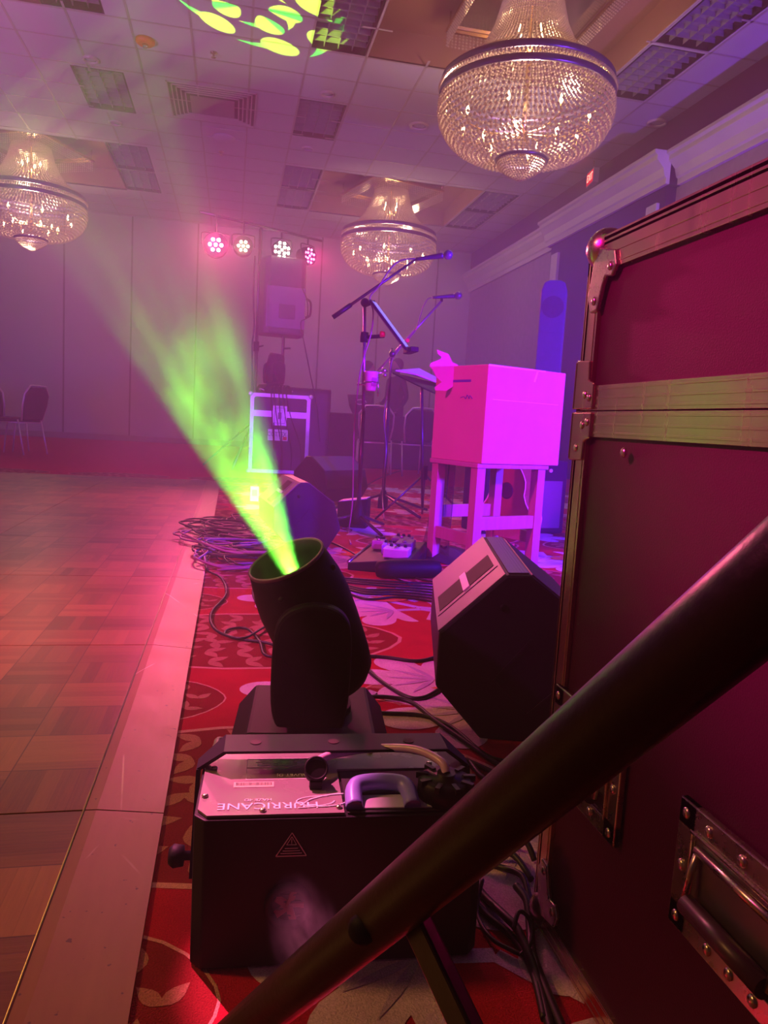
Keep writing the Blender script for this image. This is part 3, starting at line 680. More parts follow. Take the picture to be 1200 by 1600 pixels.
m = MB(); m.box2((0, L - .01, ZS), (CD, L + .001, ZS + .03)); m.box2((0, L - .01, 0), (.034, L + .001, ZT - .02)); m.box2((0, L - .01, ZT - .045), (CD, L + .001, ZT - .004)); m.box2((CD - .034, L - .01, 0), (CD, L + .001, ZT)); m.obj('end_rail', alu, rc)
MB().box2((0, 0, ZT - .014), (.034, L, ZT - .002)).obj('lid_rail', alu, rc); MB().box2((CD - .034, 0, ZT - .014), (CD, L, ZT - .002)).obj('lid_rail', alu, rc)
def rivet(x, y, z, r=.005): return MB().ball((x, y, z), r, 10, sq=(.5, 1, 1))
# ball corners
def ballcorner(y, z, s, nm):
    m = MB(); m.ball((.016, y, z), .027, 16, sq=(1.0, 1.0, 1.0))
    for (dy, dz) in ((-1, 0), (0, -s)):
        for k in range(1): pass
    w = .017
    m.prism([(-.004, y - .008, z - s * .0), (-.004, y - .055, z - s * .012), (-.004, y - .062, z - s * .030), (-.004, y - .052, z - s * .042), (-.004, y - .036, z - s * .040), (-.004, y - .030, z - s * .052), (-.004, y - .022, z - s * .078), (-.004, y - .006, z - s * .080), (-.004, y + .006, z - s * .060)], (.006, 0, 0))
    o = m.obj(nm, steel, rc, bevel=.002)
    for q in ((y - .048, z - s * .030), (y - .014, z - s * .066)):
        r = rivet(-.004, *q, .0055).obj('rivet', steel, o)
ballcorner(L - .016, ZT - .014, 1, 'ball_corner'); ballcorner(L - .016, .024, -1, 'ball_corner')
for sg, z in ((1, ZS + .002), (-1, ZS - .002)):
    m = MB(); y = L
    m.prism([(-.004, y + .002, z), (-.004, y - .048, z), (-.004, y - .048, z + sg * .032), (-.004, y - .034, z + sg * .036), (-.004, y - .032, z + sg * .060), (-.004, y + .002, z + sg * .062)], (.005, 0, 0)); m.box((.02, L + .002, z + sg * .03), (.05, .003, .06))
    o = m.obj('corner_brace', alu, rc, bevel=.0015)
    for q in ((y - .040, z + sg * .012), (y - .028, z + sg * .016), (y - .016, z + sg * .045)) if sg < 0 else ((y - .040, z + sg * .014), (y - .028, z + sg * .018)): rivet(-.004, *q, .0052).obj('rivet', steel, o)
rivet(-.004, .765 - CY0, .663, .006).obj('bolt', steel, rc)
# recessed spring handles
def handle(y0, y1, z0, z1):
    m = MB(); e = -.004; w = .026
    m.box2((e, y0, z0), (.004, y1, z0 + w)); m.box2((e, y0, z1 - w), (.004, y1, z1)); m.box2((e, y0, z0), (.004, y0 + w, z1)); m.box2((e, y1 - w, z0), (.004, y1, z1))
    o = m.obj('handle_dish', steel, rc, bevel=.0015)
    m = MB(); f = .004
    for a, b in (((y0 + w - f, z0 + w - f), (y1 - w + f, z0 + w)), ((y0 + w - f, z1 - w), (y1 - w + f, z1 - w + f)), ((y0 + w - f, z0 + w - f), (y0 + w, z1 - w + f)), ((y1 - w, z0 + w - f), (y1 - w + f, z1 - w + f))): m.box2((e - .003, *a), (e, *b))
    m.obj('dish_rim', steel, o, bevel=.001)
    MB().box2((-.002, y0 + w, z0 + w), (.0, y1 - w, z1 - w)).obj('dish_back', mat('dish_back', (.30, .26, .24), .35, .9), o)
    MB().tube([(-.014, y0 + w + .012, z0 + .042), (-.014, y1 - w - .012, z0 + .042)], .0095, 14).obj('grip', mat('grip_rubber', (.06, .02, .035), .35), o)
    m = MB()
    for y in (y0 + w + .008, y1 - w - .008): m.tube([(-.014, y, z0 + .042), (-.010, y, z0 + .07), (-.003, y, z1 - .034)], .0035, 8)
    m.tube([(-.006, y0 + w + .008, z1 - .036), (-.006, y1 - w - .008, z1 - .036)], .0045, 8); m.obj('grip_bail', steel, o)
    r0 = None
    for q in ([(y0 + .012, z0 + .012), (y1 - .012, z0 + .012), (y0 + .012, z1 - .012), (y1 - .012, z1 - .012), ((y0 + y1) / 2, z0 + .012), (y0 + .012, (z0 + z1) / 2), (y1 - .012, (z0 + z1) / 2)] + [(y0 + (y1 - y0) * k / 4, z1 - .012) for k in (1, 2, 3)] + [(y0 + (y1 - y0) * k / 3, z0 + .012) for k in (1, 2)]):
        if r0 is None: r0 = rivet(0, 0, 0, .0055).obj('rivet', steel, o); r0.location = (-.0045, *q)
        else: dup(r0, (-.0045, *q), None, None, o)
handle(.706 - CY0, .882 - CY0, .222, .350); handle(.418 - CY0, .598 - CY0, .215, .343)

# ------------------------------------------------------------------ foreground tripod stand
ts = thing('tripod_stand', 'dark tripod stand with thick leg slanting across the foreground', 'tripod stand', (.30, .02, 0))
o_ = V((.30, .02, 0)); A = V((.182, .22, .628)); B = V((.076, .466, .309)); D = (B - A)
top = A - D * .55; bot = B + D * .94; tubem = mat('stand_paint_dark', (.010, .006, .004), .34, .1, bump=.1, sc=200)
MB().tube([top - o_, A - o_, B - o_, bot - o_], .0178, 28).obj('leg', tubem, ts)
MB().ball(bot - o_, .021, 12).obj('foot_cap', rubber, ts)
rv = A + D * .80; side = V((-.55, -.75, .25)).normalized()
MB().lathe([(.009, .014), (.009, .020), (.006, .024), (.001, .025)], rv - o_, side, 16).obj('leg_bolt', black, ts)
br0 = V((.121, .405, .378)); br1 = V((.262, .036, .10))
MB().beam(br0 - o_, V((.285, .03, .10)) - o_, .010, .022).obj('brace', tubem, ts, bevel=.002)
MB().tube([(0, 0, .10), (0, 0, 1.15)], .0178, 20).obj('pole', tubem, ts)
MB().lathe([(.03, .76), (.03, .86)], n=20).obj('collar', black, ts); MB().lathe([(.026, .08), (.026, .14)], n=20).obj('lower_collar', black, ts)
for a in (R(-75), R(210)):
    d = V((cos(a) * .1, sin(a) * .1, 0))
    MB().tube([(d.x * .3, d.y * .3, .80), (d.x * 3, d.y * 3, .012)], .0178, 16).obj('leg', tubem, ts)

# ------------------------------------------------------------------ speakers used as floor wedges
m_, t_, b_ = newmat('perforated_grille'); tc = t_.n('ShaderNodeTexCoord').outputs['Object']
vo = t_.n('ShaderNodeTexVoronoi'); vo.inputs['Scale'].default_value = 140; vo.inputs['Randomness'].default_value = 0; t_.L.new(tc, vo.inputs['Vector'])
t_.put(b_.inputs['Base Color'], t_.mix(t_.ss(vo.outputs[0], .30, .38), (.006, .005, .008), (.10, .09, .11))); b_.inputs['Roughness'].default_value = .45; b_.inputs['Metallic'].default_value = .4
grille = MATS['perforated_grille']
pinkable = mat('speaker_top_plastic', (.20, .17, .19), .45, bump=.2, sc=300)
# profile (x,z) of the cabinet's end, then length along +Y
WP = [(.0, .0), (-.106, .114), (-.106, .236), (.03, .372), (.083, .375), (.235, .265), (.275, .12), (.20, 0)]
def wedge(label, loc, rz, sc=1.0, mirror=False, LEN=.55, group='floor monitor speakers'):
    t = thing('monitor_speaker', label, 'speaker', loc, rz, group); s = -1 if mirror else 1
    p = [(s * x * sc, z * sc) for x, z in WP]; LEN *= sc
    MB().prism([(x, 0, z) for x, z in p], (0, LEN, 0)).obj('cabinet', cabinet, t, bevel=.006)
    def on_face(i, u0, u1, y0, y1, th, nm, mm, off=0.0, par=None):
        a, b = V((p[i][0], 0, p[i][1])), V((p[i + 1][0], 0, p[i + 1][1])); d = b - a; n = V((-d.z, 0, d.x)).normalized()
        if n.dot(a - V((.08 * s * sc, 0, .19 * sc))) < 0: n = -n
        q = [a + d * u0 + V((0, y0, 0)), a + d * u1 + V((0, y0, 0)), a + d * u1 + V((0, y1, 0)), a + d * u0 + V((0, y1, 0))]
        return MB().prism([k + n * off for k in q], n * th).obj(nm, mm, par or t)
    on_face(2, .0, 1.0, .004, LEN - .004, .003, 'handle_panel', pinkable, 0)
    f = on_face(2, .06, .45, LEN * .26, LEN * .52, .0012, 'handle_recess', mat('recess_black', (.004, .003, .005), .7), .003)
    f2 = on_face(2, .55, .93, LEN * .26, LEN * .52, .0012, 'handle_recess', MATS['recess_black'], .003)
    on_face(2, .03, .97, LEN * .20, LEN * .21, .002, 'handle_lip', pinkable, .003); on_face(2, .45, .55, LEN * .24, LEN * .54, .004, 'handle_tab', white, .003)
    on_face(3, .12, .95, .012, LEN * .96, .003, 'grille', grille, .0)
    on_face(4, .02, .98, .012, LEN * .96, .003, 'side_grille', mat('side_plastic', (.12, .10, .14), .4), .0)
    # recessed diamond panel and pole socket on the near end
    m = MB(); cx, cz = s * .095 * sc, .135 * sc; w = .075 * sc
    for (a, b) in (((0, w * 1.3), (w, 0)), ((w, 0), (0, -w)), ((0, -w), (-w, 0)), ((-w, 0), (0, w * 1.3))): m.beam((cx + a[0], -.001, cz + a[1]), (cx + b[0], -.001, cz + b[1]), .003, .006)
    m.obj('end_moulding', cabinet, t)
    MB().lathe([(.008, 0), (.008, -.003), (.003, -.003)], (s * .03 * sc, 0, .30 * sc), (0, 1, 0), n=12).obj('insert_screw', black, t)
    return t
wedge('nearest black wedge monitor speaker, tall against the road case', (.56, 1.482, 0), R(-14))
wedge('second wedge monitor speaker beside the tangle of cables', (.325, 3.80, 0), R(6), .94, LEN=.55)
w3 = wedge('farthest wedge monitor speaker in front of the flight case', (.60, 6.2, 0), R(-48), 1.0)

# ------------------------------------------------------------------ flight case with sub, lights stand, PA
FC0 = P(398, 738, 8.95); rzf = R(-2)
fc = thing('flight_case', 'flight case with bright edges and latch standing behind the floor monitors', 'flight case', (.215, 9.10, 0), rzf)
fw, fd, fh = .72, .55, .96
MB().box2((.005, .005, .005), (fw - .005, fd, .70)).obj('body', mat('case_laminate', (.035, .015, .035), .5), fc); MB().box2((.005, .005, .70), (fw - .005, fd, fh - .005)).obj('lid', MATS['case_laminate'], fc)
falu = mat('flight_case_edging', (.75, .72, .78), .4, .35)
m = MB()
for x in (0, fw - .045): m.box2((x, -.004, 0), (x + .045, .01, fh))
for x in (0, fw - .02): m.box2((x, -.004, 0), (x + .02, fd, .03)); m.box2((x, -.004, fh - .03), (x + .02, fd, fh))
m.box2((0, -.004, 0), (fw, .01, .045)); m.box2((0, -.004, fh - .045), (fw, .01, fh)); m.obj('edging', falu, fc, bevel=.003)
m = MB(); m.box2((.045, -.006, .68), (fw - .045, .006, .755)); m.obj('split_edging', falu, fc, bevel=.002)
m = MB(); m.box2((.27, -.010, .58), (.44, 0, .82)); la = m.obj('latch_dish', falu, fc, bevel=.012)
m = MB()
for a, b in (((.29, .61), (.42, .615)), ((.29, .79), (.42, .795)), ((.29, .61), (.295, .795)), ((.415, .61), (.42, .795))): m.box2((a[0], -.013, a[1]), (b[0], -.010, b[1]))
m.box2((.335, -.016, .66), (.375, -.010, .74)); m.obj('latch_twist', mat('latch_dark', (.15, .1, .16), .4, .5), la)
for x in (.0, fw):
    for z in (.0, fh): MB().ball((x, 0, z + (-.015 if z else .015)), .028, 12).obj('ball_corner', falu, fc)
    MB().prism([(x - (.0 if x == 0 else .09), -.007, fh - .02), (x + (.09 if x == 0 else 0), -.007, fh - .02), (x, -.007, fh - .10)], (0, .003, 0)).obj('corner_plate', falu, fc)
MB().box2((.22, -.007, .40), (.46, -.004, .535)).obj('label_sticker', mat('sticker_white', (.8, .78, .8), .6), fc)
text('COTTEX', .075, mat('sticker_ink', (.05, .03, .06), .6), fc, (.33, -.008, .475), (R(90), 0, 0), sx=.78)
MB().box2((.40, -.009, .41), (.45, -.007, .45)).obj('sticker_red_mark', red, fc)
sb = thing('subwoofer', 'large dark subwoofer cabinet standing behind the flight case', 'speaker', (.36, 9.74, 0), R(4))
MB().box2((0, 0, 0), (.92, .7, 1.08)).obj('cabinet', mat('sub_black', (.02, .014, .026), .6), sb, bevel=.02)
MB().box2((.05, -.006, .06), (.87, 0, 1.02)).obj('grille', grille, sb)
pp = P(403, 470, 9.76)
ls = thing('light_stand', 'tall black light stand with crossbar holding four stage lights', 'light stand', (pp.x, pp.y, 0))
q0 = P(312, 344, 9.32); q1 = P(503, 372, 10.10); dq = (q1 - q0)
ptop = q0 + dq * ((pp.x - q0.x) / dq.x); o_ = V((pp.x, pp.y, 0)); ptop = V((pp.x, pp.y, ptop.z))
MB().tube([(0, 0, .3), (0, 0, 1.55)], .022, 12).obj('pole', stand, ls); MB().tube([(0, 0, 1.5), (0, 0, ptop.z + .02)], .016, 12).obj('upper_pole', stand, ls)
MB().lathe([(.035, 1.50), (.035, 1.62)], n=14).obj('collar', black, ls); MB().tube([(.03, 0, 1.56), (.09, 0, 1.58)], .009).obj('collar_knob', black, ls)
zb = (q0.z + q1.z) / 2; b0_, b1_ = V((q0.x, q0.y, zb + .03)) - o_, V((q1.x, q1.y, zb + .03)) - o_
off = V((0, 0, 0)) - (b0_ + (b1_ - b0_) * .45); off.z = 0
MB().tube([b0_, b1_], .017, 10).obj('crossbar', stand, ls)
MB().tube([V((0, 0, zb + .02)), (b0_ + b1_) / 2], .014, 8).obj('bar_mount', stand, ls)
for a in (R(112), R(180), R(246)): MB().tube([(0, 0, .62), (.62 * cos(a), .62 * sin(a), .02)], .013, 8).obj('leg', stand, ls)
ledm = {'pink': mat('led_pink', (1, .3, .7), .3, emit=(1, .3, .65), es=260), 'yellow': mat('led_yellow', (1, 1, .5), .3, emit=(.95, 1, .42), es=200),
        'white': mat('led_white', (1, 1, .8), .3, emit=(1, .97, .65), es=110), 'rose': mat('led_rose', (1, .2, .5), .3, emit=(1, .16, .45), es=9)}
parm = mat('par_face', (.02, .01, .02), .4)
for i, (c, lab, r) in enumerate((('pink', 'glowing magenta stage light at the left end of the crossbar', .145), ('yellow', 'yellowish glowing stage light, second on the crossbar', .12),
                              ('white', 'warm white stage light with visible dots, third on the crossbar', .12), ('rose', 'turned stage light with pink dots at the right end', .115))):
    p = PAR_POS[i]; rz_ = [R(2), R(0), R(12), R(42)][i]
    t = thing('stage_light', lab, 'stage light', p, rz_, 'round stage lights on the crossbar')
    MB().lathe([(r * .5, .16), (r * .85, .13), (r, .06), (r, -.03), (r * .93, -.04), (r * .93, -.02)], (0, 0, 0), (0, 1, 0), 28).obj('can', black, t)
    MB().lathe([(r * .93, -.018), (.002, -.018)], (0, 0, 0), (0, 1, 0), 24).obj('face_plate', parm if c == 'white' else mat('par_halo_yellow', (.3, .3, .05), .4, emit=(.9, 1, .15), es=4) if c == 'yellow' else mat('par_halo_pink', (.3, .01, .1), .4, emit=(1, .0, .32), es=9), t)  # pink and yellow plate glow is added for the halo around the LEDs
    m = MB().tube(smooth_path([(-r * 1.12, 0, 0), (-r * 1.12, .02, .10), (-r * .9, .02, .14), (r * .9, .02, .14), (r * 1.12, .02, .10), (r * 1.12, 0, 0)], 4), .008, 6); m.obj('yoke', stand, t)
    MB().tube([(0, .02, .14), (0, .02, max(.16, zb + .03 - p.z))], .012, 8).obj('clamp', stand, t)
    l0 = None; pts = [(0, 0)] + [(.42 * cos(a), .42 * sin(a)) for a in [R(x) for x in (45, 135, 225, 315)]] + [(.74 * cos(a), .74 * sin(a)) for a in [R(x) for x in (20, 70, 110, 160, 200, 250, 290, 340)]]
    if c in ('pink', 'yellow'): pts = [(0, 0)] + [(.46 * cos(R(a)), .46 * sin(R(a))) for a in (0, 60, 120, 180, 240, 300)]
    for px, pz in pts:
        if l0 is None: l0 = MB().lathe([(r * .135, 0), (r * .11, -.012), (.002, -.015)], (0, 0, 0), (0, -1, 0) if False else (0, 1, 0), 10).obj('led', ledm[c], t); l0.location = (px * r, -.019, pz * r)
        else: dup(l0, (px * r, -.019, pz * r), None, None, t)
pc = P(437, 525, 9.98)
pa = thing('loudspeaker', 'loudspeaker on a pole above the flight case, back panel facing', 'speaker', (pc.x + .02, pc.y, 0), R(6))
z0, z1 = pc.z, P(437, 405, 9.98).z
pr = [(-.30, 0), (-.26, -.16), (-.2, -.2), (.2, -.2), (.26, -.16), (.30, 0), (.28, .22), (-.28, .22)]
MB().prism([(x, y, z0) for x, y in pr], (0, 0, z1 - z0)).obj('cabinet', mat('pa_cabinet', (.06, .04, .08), .55), pa, bevel=.03)
MB().box2((-.24, -.212, z0 + .08), (.26, -.198, z0 + .60)).obj('amplifier_panel', mat('pa_panel', (.15, .09, .22), .5), pa, bevel=.01)
MB().box2((-.08, -.218, z0 + .2), (.13, -.21, z0 + .38)).obj('control_panel', mat('pa_controls', (.07, .04, .09), .4), pa, bevel=.006)
m = MB().tube(smooth_path([(.30, -.05, z0 + .5), (.36, -.05, z0 + .46), (.36, -.05, z0 + .3), (.30, -.05, z0 + .26)], 4), .014, 8); m.obj('side_handle', black, pa)
MB().tube([(.03, 0, z0 - .32), (.03, 0, z0 + .02)], .02, 12).obj('pole', stand, pa); MB().tube([(.03, 0, 1.08), (.03, 0, z0 - .3)], .027, 12).obj('lower_pole', stand, pa)
MB().tube([(.03, -.02, z0 - .16), (.12, -.05, z0 - .15)], .012, 8).obj('pole_knob', black, pa)

# ------------------------------------------------------------------ microphone stands
def mic(t, tip, back, r=.013):
    tip, back = V(tip), V(back); d = (tip - back).normalized()
    MB().lathe([(.010, 0), (.011, .03), (.0165, .15), (.018, .165)], back, d, 14).obj('microphone_body', mat('mic_metal', (.12, .10, .16), .35, .4), t)
    MB().ball(back + d * .195, .029, 14).obj('microphone_grille', mat('mic_grille', (.35, .3, .45), .35, .6), t)
base = G(558, 828); base = V((.803, 4.58, 0))
def L_(p): return V(p) - base
sA = thing('microphone_stand', 'nearer boom microphone stand with cup holder and tablet', 'microphone stand', base, 0, 'microphone stands')
top = P(570, 478, 4.58)
MB().tube([(0, 0, .06), (0, 0, .75)], .0135, 12).obj('pole', stand, sA); MB().tube([(0, 0, .7), L_(top)], .0095, 12).obj('upper_pole', mat('stand_sheen', (.32, .20, .28), .3, .7), sA)
MB().lathe([(.045, .04), (.045, .09), (.028, .13), (.018, .19)], n=16).obj('hub', black, sA)
for a in (R(165), R(45), R(-70)): MB().tube([(0, 0, .10), (.14 * cos(a), .14 * sin(a), .06), (.30 * cos(a), .30 * sin(a), .012)], .010, 8).obj('leg', stand, sA)
bl_, br_ = P(520, 496, 4.58), P(650, 405, 4.50)
MB().tube([L_(bl_), L_(br_)], [.010, .007], 10).obj('boom', stand, sA)
MB().tube([L_(bl_), L_(bl_ + (br_ - bl_) * .22)], .014, 10).obj('boom_grip', rubber, sA)
MB().ball(L_(top) + V((.0, 0, .02)), .028, 12).obj('boom_clutch', black, sA); MB().tube([L_(top), L_(top) + V((.06, -.01, .03))], .010, 8).obj('clutch_knob', black, sA)
mic(sA, L_(P(694, 399, 4.45)), L_(P(650, 405, 4.5)))
def cable(name, label, pts, r=.0035, mm=None, grp=None, parent=None, n=8):
    o = MB().tube(smooth_path(pts, n), r, 7).obj(name, mm or rubber, parent)
    if parent is None: tag(o, label, 'cable', grp)
    return o
cable('cable', 'microphone cable running down the nearer microphone stand boom', [P(648, 404, 4.49), P(626, 407, 4.5), P(610, 420, 4.5), P(592, 447, 4.5), P(578, 465, 4.52), P(583, 487, 4.52), P(580, 520, 4.52), P(568, 560, 4.53), P(560, 600, 4.53), P(553, 680, 4.53), P(551, 780, 4.53), G(545, 830, .006), G(548, 850, .006)], .0045, mat('cable_pink_sheen', (.3, .16, .2), .4))  # pink sheen of the stage light is put into the cable colour
ta = thing('tablet', 'tablet with lit pale screen clamped to the nearer microphone stand', 'tablet', P(608, 520, 4.5))
tl, br = P(581, 470, 4.52), P(637, 546, 4.48); dv = (br - tl).normalized(); side = V((.28, .86, .1)).normalized(); nn = side.cross(dv).normalized()
if nn.z < 0: nn = -nn
qm = Matrix((dv, dv.cross(nn) * -1, nn)).transposed(); ct = (tl + br) / 2 - ta.location
MB().box(ct, ((br - tl).length, .20, .014), qm).obj('case', black, ta, bevel=.003)
MB().box(ct + nn * .0085, ((br - tl).length - .03, .175, .002), qm).obj('screen', mat('tablet_screen', (.3, .4, .55), .2, emit=(.30, .42, .62), es=.55), ta)
MB().box(ct - nn * .012, ((br - tl).length * .95, .04, .012), qm).obj('holder_rail', mat('holder_pinkish', (.35, .2, .3), .4, .4), ta)
MB().box(br - ta.location + V((.02, 0, -.005)), (.05, .2, .03)).obj('holder_shelf', black, ta, bevel=.004)
MB().tube([L_(P(568, 527, 4.58)) + base - ta.location, P(600, 525, 4.5) - ta.location], .012, 8).obj('holder_arm', black, ta)
MB().lathe([(.024, -.03), (.026, .03)], P(569, 527, 4.58) - ta.location, (0, 0, 1), 14).obj('holder_clamp', black, ta)
MB().lathe([(.018, 0), (.02, .012), (.014, .03)], P(594, 522, 4.5) - ta.location, (1, -.4, 0), 12).obj('holder_knob', red, ta)
MB().lathe([(.010, 0), (.012, .018)], P(636, 533, 4.45) - ta.location, (0, -1, .2), 10).obj('corner_knob', red, ta)
cpos = P(579, 611, 4.52)
cu = thing('cup', 'ribbed plastic cup in the holder on the microphone stand', 'cup', cpos)
cupm = mat('cup_plastic', (.75, .5, .65), .4)
pr = [(.030, 0)] + [(.030 + .012 * k / 14 + (.0015 if k % 2 else 0), .118 * k / 14) for k in range(1, 15)] + [(.039, .118), (.028, .006)]
MB().lathe(pr, n=24).obj('cup_body', cupm, cu)
MB().box((.012, -.039, .055), (.03, .004, .05)).obj('cup_print', mat('cup_print', (.35, .02, .3), .5), cu)
ho = thing('cup_holder', 'wire cup holder clamped round the microphone stand pole', 'cup holder', P(570, 600, 4.56))
m = MB().lathe([(.047, 0), (.047, .006), (.044, .006), (.044, 0), (.047, 0)], cpos + V((0, 0, .05)) - ho.location, n=20, cap=False); m.tube([cpos + V((.045, 0, .09)) - ho.location, cpos + V((.047, 0, -.03)) - ho.location], .005, 6); m.obj('ring', chrome, ho)
MB().tube([(-.05, 0, -.005), (.02, -.01, 0)], .007, 8).obj('clamp_screw', chrome, ho)
base2 = V((1.164, 5.56, 0)); base = base2
sB = thing('microphone_stand', 'farther boom microphone stand behind the cardboard box side', 'microphone stand', base2, 0, 'microphone stands')
top = P(622, 545, 5.56)
MB().tube([(0, 0, .06), (0, 0, .80)], .0145, 12).obj('pole', stand, sB); MB().tube([(0, 0, .75), V((0, 0, top.z))], .009, 10).obj('upper_pole', stand, sB)
MB().lathe([(.04, .03), (.04, .10), (.02, .17)], n=14).obj('hub', black, sB)
for a in (R(185), R(20), R(-60)): MB().tube([(0, 0, .14), (.42 * cos(a), .42 * sin(a), .012)], .011, 8).obj('leg', stand, sB)
b0_, b1_ = P(590, 580, 5.56), P(690, 470, 5.4)
MB().tube([L_(b0_), L_(b1_)], .008, 10).obj('boom', mat('boom_light', (.5, .38, .4), .35, .6), sB)
MB().ball(L_(P(613, 553, 5.5)), .026, 10).obj('boom_clutch', stand, sB)
MB().tube([V((0, 0, top.z - .01)), L_(P(613, 553, 5.5))], .010, 8).obj('clutch_post', stand, sB)
mic(sB, L_(P(713, 462, 5.35)), L_(P(676, 465, 5.35))); MB().tube([L_(b1_), L_(P(690, 464, 5.35))], .010, 8).obj('microphone_clip', black, sB)
cable('cable', 'cable looping from the farther microphone back to its boom', [P(674, 465, 5.35), P(668, 468, 5.36), P(661, 480, 5.38), P(655, 500, 5.42), P(650, 515, 5.45), P(640, 528, 5.47), P(625, 545, 5.5), P(612, 565, 5.5), P(608, 600, 5.5), P(600, 650, 5.52), P(603, 700, 5.52), P(598, 770, 5.5), G(600, 812, .006)], .004, MATS['cable_pink_sheen'])
base3 = V((1.36, 5.1, 0)); base = base3
ms_ = thing('music_stand', 'black music stand with sloping desk beside the cardboard box', 'music stand', base3)
zt_ = P(660, 590, 5.0)
MB().tube([(0, 0, .1), (zt_.x - base.x, zt_.y - base.y, zt_.z - .06)], .0105, 10).obj('pole', stand, ms_)
MB().lathe([(.022, .30), (.022, .40)], n=12).obj('collar', black, ms_)
for a in (R(190), R(-25), R(75)): MB().tube([(0, 0, .34), (.36 * cos(a), .36 * sin(a), .012)], .008, 8).obj('leg', stand, ms_); 
poly = [P(612, 582, 5.15), P(640, 577, 5.3), P(668, 586, 5.35), P(706, 606, 5.15), P(704, 622, 4.95), P(690, 618, 4.9), P(655, 606, 4.95)]
dq = [P(613, 584, 5.2), P(703, 606, 5.2), P(703, 626, 4.95), P(660, 607, 4.95)]
MB().prism([k - base for k in dq], (0, .01, .012)).obj('desk', black, ms_, bevel=.002)
pt = tag(MB().prism([P(618, 580, 5.15), P(655, 577, 5.3), P(700, 600, 5.25), P(690, 601, 5.1), P(650, 586, 5.1)], (0, 0, .008)).obj('paper_sheet', paper), 'loose pale papers lying on the music stand desk', 'paper')
cl = thing('clip_lamp', 'small chrome clip lamp on the music stand edge', 'lamp', P(598, 585, 5.1))
MB().tube([P(578, 586, 5.1) - cl.location, P(606, 580, 5.1) - cl.location], .007, 8).obj('arm', chrome, cl); MB().ball(P(600, 579, 5.1) - cl.location, .02, 10).obj('head', chrome, cl); MB().ball(P(601, 586, 5.1) - cl.location, .016, 10).obj('clip', chrome, cl)

# ------------------------------------------------------------------ cardboard box on a wooden stand
rb = R(21); wd = thing('wooden_stand', 'pale wooden stand with four square legs carrying the cardboard box', 'stand', (1.135, 3.30, 0), rb)
SW, SD, SH = .44, .36, .52; lg = None
for (x, y) in ((0, 0), (SW - .05, 0), (0, SD - .05), (SW - .05, SD - .05)):
    if lg is None: lg = MB().box2((0, 0, 0), (.05, .05, SH - .02)).obj('leg', pine, wd, bevel=.002)
    else: dup(lg, (x, y, 0), None, None, wd)
MB().box2((-.01, -.01, SH - .022), (SW + .01, SD + .01, SH)).obj('seat_board', pine, wd, bevel=.003)
r_ = MB().box2((.05, .006, .20), (SW - .05, .03, .265)).obj('rail', pine, wd, bevel=.002); dup(r_, (0, SD - .036, .02), None, None, wd)
r2 = MB().box2((.012, .05, .12), (.036, SD - .05, .18)).obj('side_rail', pine, wd, bevel=.002); dup(r2, (SW - .048, 0, 0), None, None, wd)
bxo = thing('cardboard_box', 'big worn cardboard box with a torn side flap, magenta lit', 'box', (1.145, 3.28, SH), rb)
BW, BD, BH_ = .50, .40, .458
m = MB(); m.box2((0, 0, 0), (BW, BD, BH_)); m.obj('carton', card, bxo, bevel=.004)
def onleft(x, y):   # point of the picture cast on the box's left side, in box space
    o = V((1.145, 3.28, SH)); n = V((-cos(rb), -sin(rb), 0)); r = ray(x, y); q = CAM + r * ((o - CAM).dot(n) / r.dot(n)); return Matrix.Rotation(-rb, 3, 'Z') @ (q - o)
fp = [(682.5, 546), (693, 550), (701, 553), (707, 566), (716, 570), (714, 600), (697, 611), (680, 610), (679, 605), (690, 597), (682, 590), (676, 578), (671, 572), (673, 567), (688, 561), (690, 558), (684, 553)]
fpw = [Matrix.Rotation(-rb, 3, 'Z') @ (P(x, y, 3.52) - V((1.145, 3.28, SH))) for x, y in fp]
MB().prism(fpw, (.004, .006, 0)).obj('torn_flap', card, bxo, bevel=.001, label='curled torn cardboard flap')
m = MB()
m.box((-.0005, .22, BH_ * .84), (.001, .2, .012)); m.tube(smooth_path([(-.001, .10, .30), (-.001, .12, .315), (-.001, .125, .30), (-.001, .14, .318), (-.001, .15, .30), (-.001, .165, .31), (-.001, .19, .305)], 4), .002, 5); m.obj('marker_scribble', mat('blue_marker', (.1, .03, .25), .6), bxo)
m = MB(); m.box((.18, -.0008, BH_ - .004), (.36, .001, .008)); m.box((.30, -.0008, BH_ - .03), (.012, .001, .06), Matrix.Rotation(.3, 3, 'Y')); m.box((.25, -.0008, .30), (.42, .001, .003)); m.obj('tape', mat('packing_tape', (.75, .6, .5), .3), bxo)
# dark sheer cloth hanging beside the stand
mm, t_, b_ = newmat('sheer_cloth'); b_.inputs['Base Color'].default_value = (.04, .01, .04, 1); b_.inputs['Roughness'].default_value = .9
t_.put(b_.inputs['Alpha'], t_.m('ADD', .45, t_.m('MULTIPLY', t_.noise(t_.n('ShaderNodeTexCoord').outputs['Object'], 7, 3), .25)))
cl0, cl1 = P(680, 722, 3.72), P(714, 722, 3.56); g_ = MB(); N = 14; K = 12; vs = []
for j in range(K + 1):
    for i in range(N + 1):
        a = cl0 + (cl1 - cl0) * (i / N); zz = a.z * (1 - j / K) + .01
        vs.append((a.x - .06 * (j / K) ** 3 * (1 - i / N) + .008 * sin(i * 1.7), a.y + .012 * sin(i * 1.3 + j * .3), zz))
g_.add(vs, [(j * (N + 1) + i, j * (N + 1) + i + 1, (j + 1) * (N + 1) + i + 1, (j + 1) * (N + 1) + i) for j in range(K) for i in range(N)], 0, True)
tag(g_.obj('sheer_cloth', mm), 'dark see-through cloth hanging from the box by the wooden stand', 'cloth')
m = MB(); cc = G(690, 868)
vs = []; 
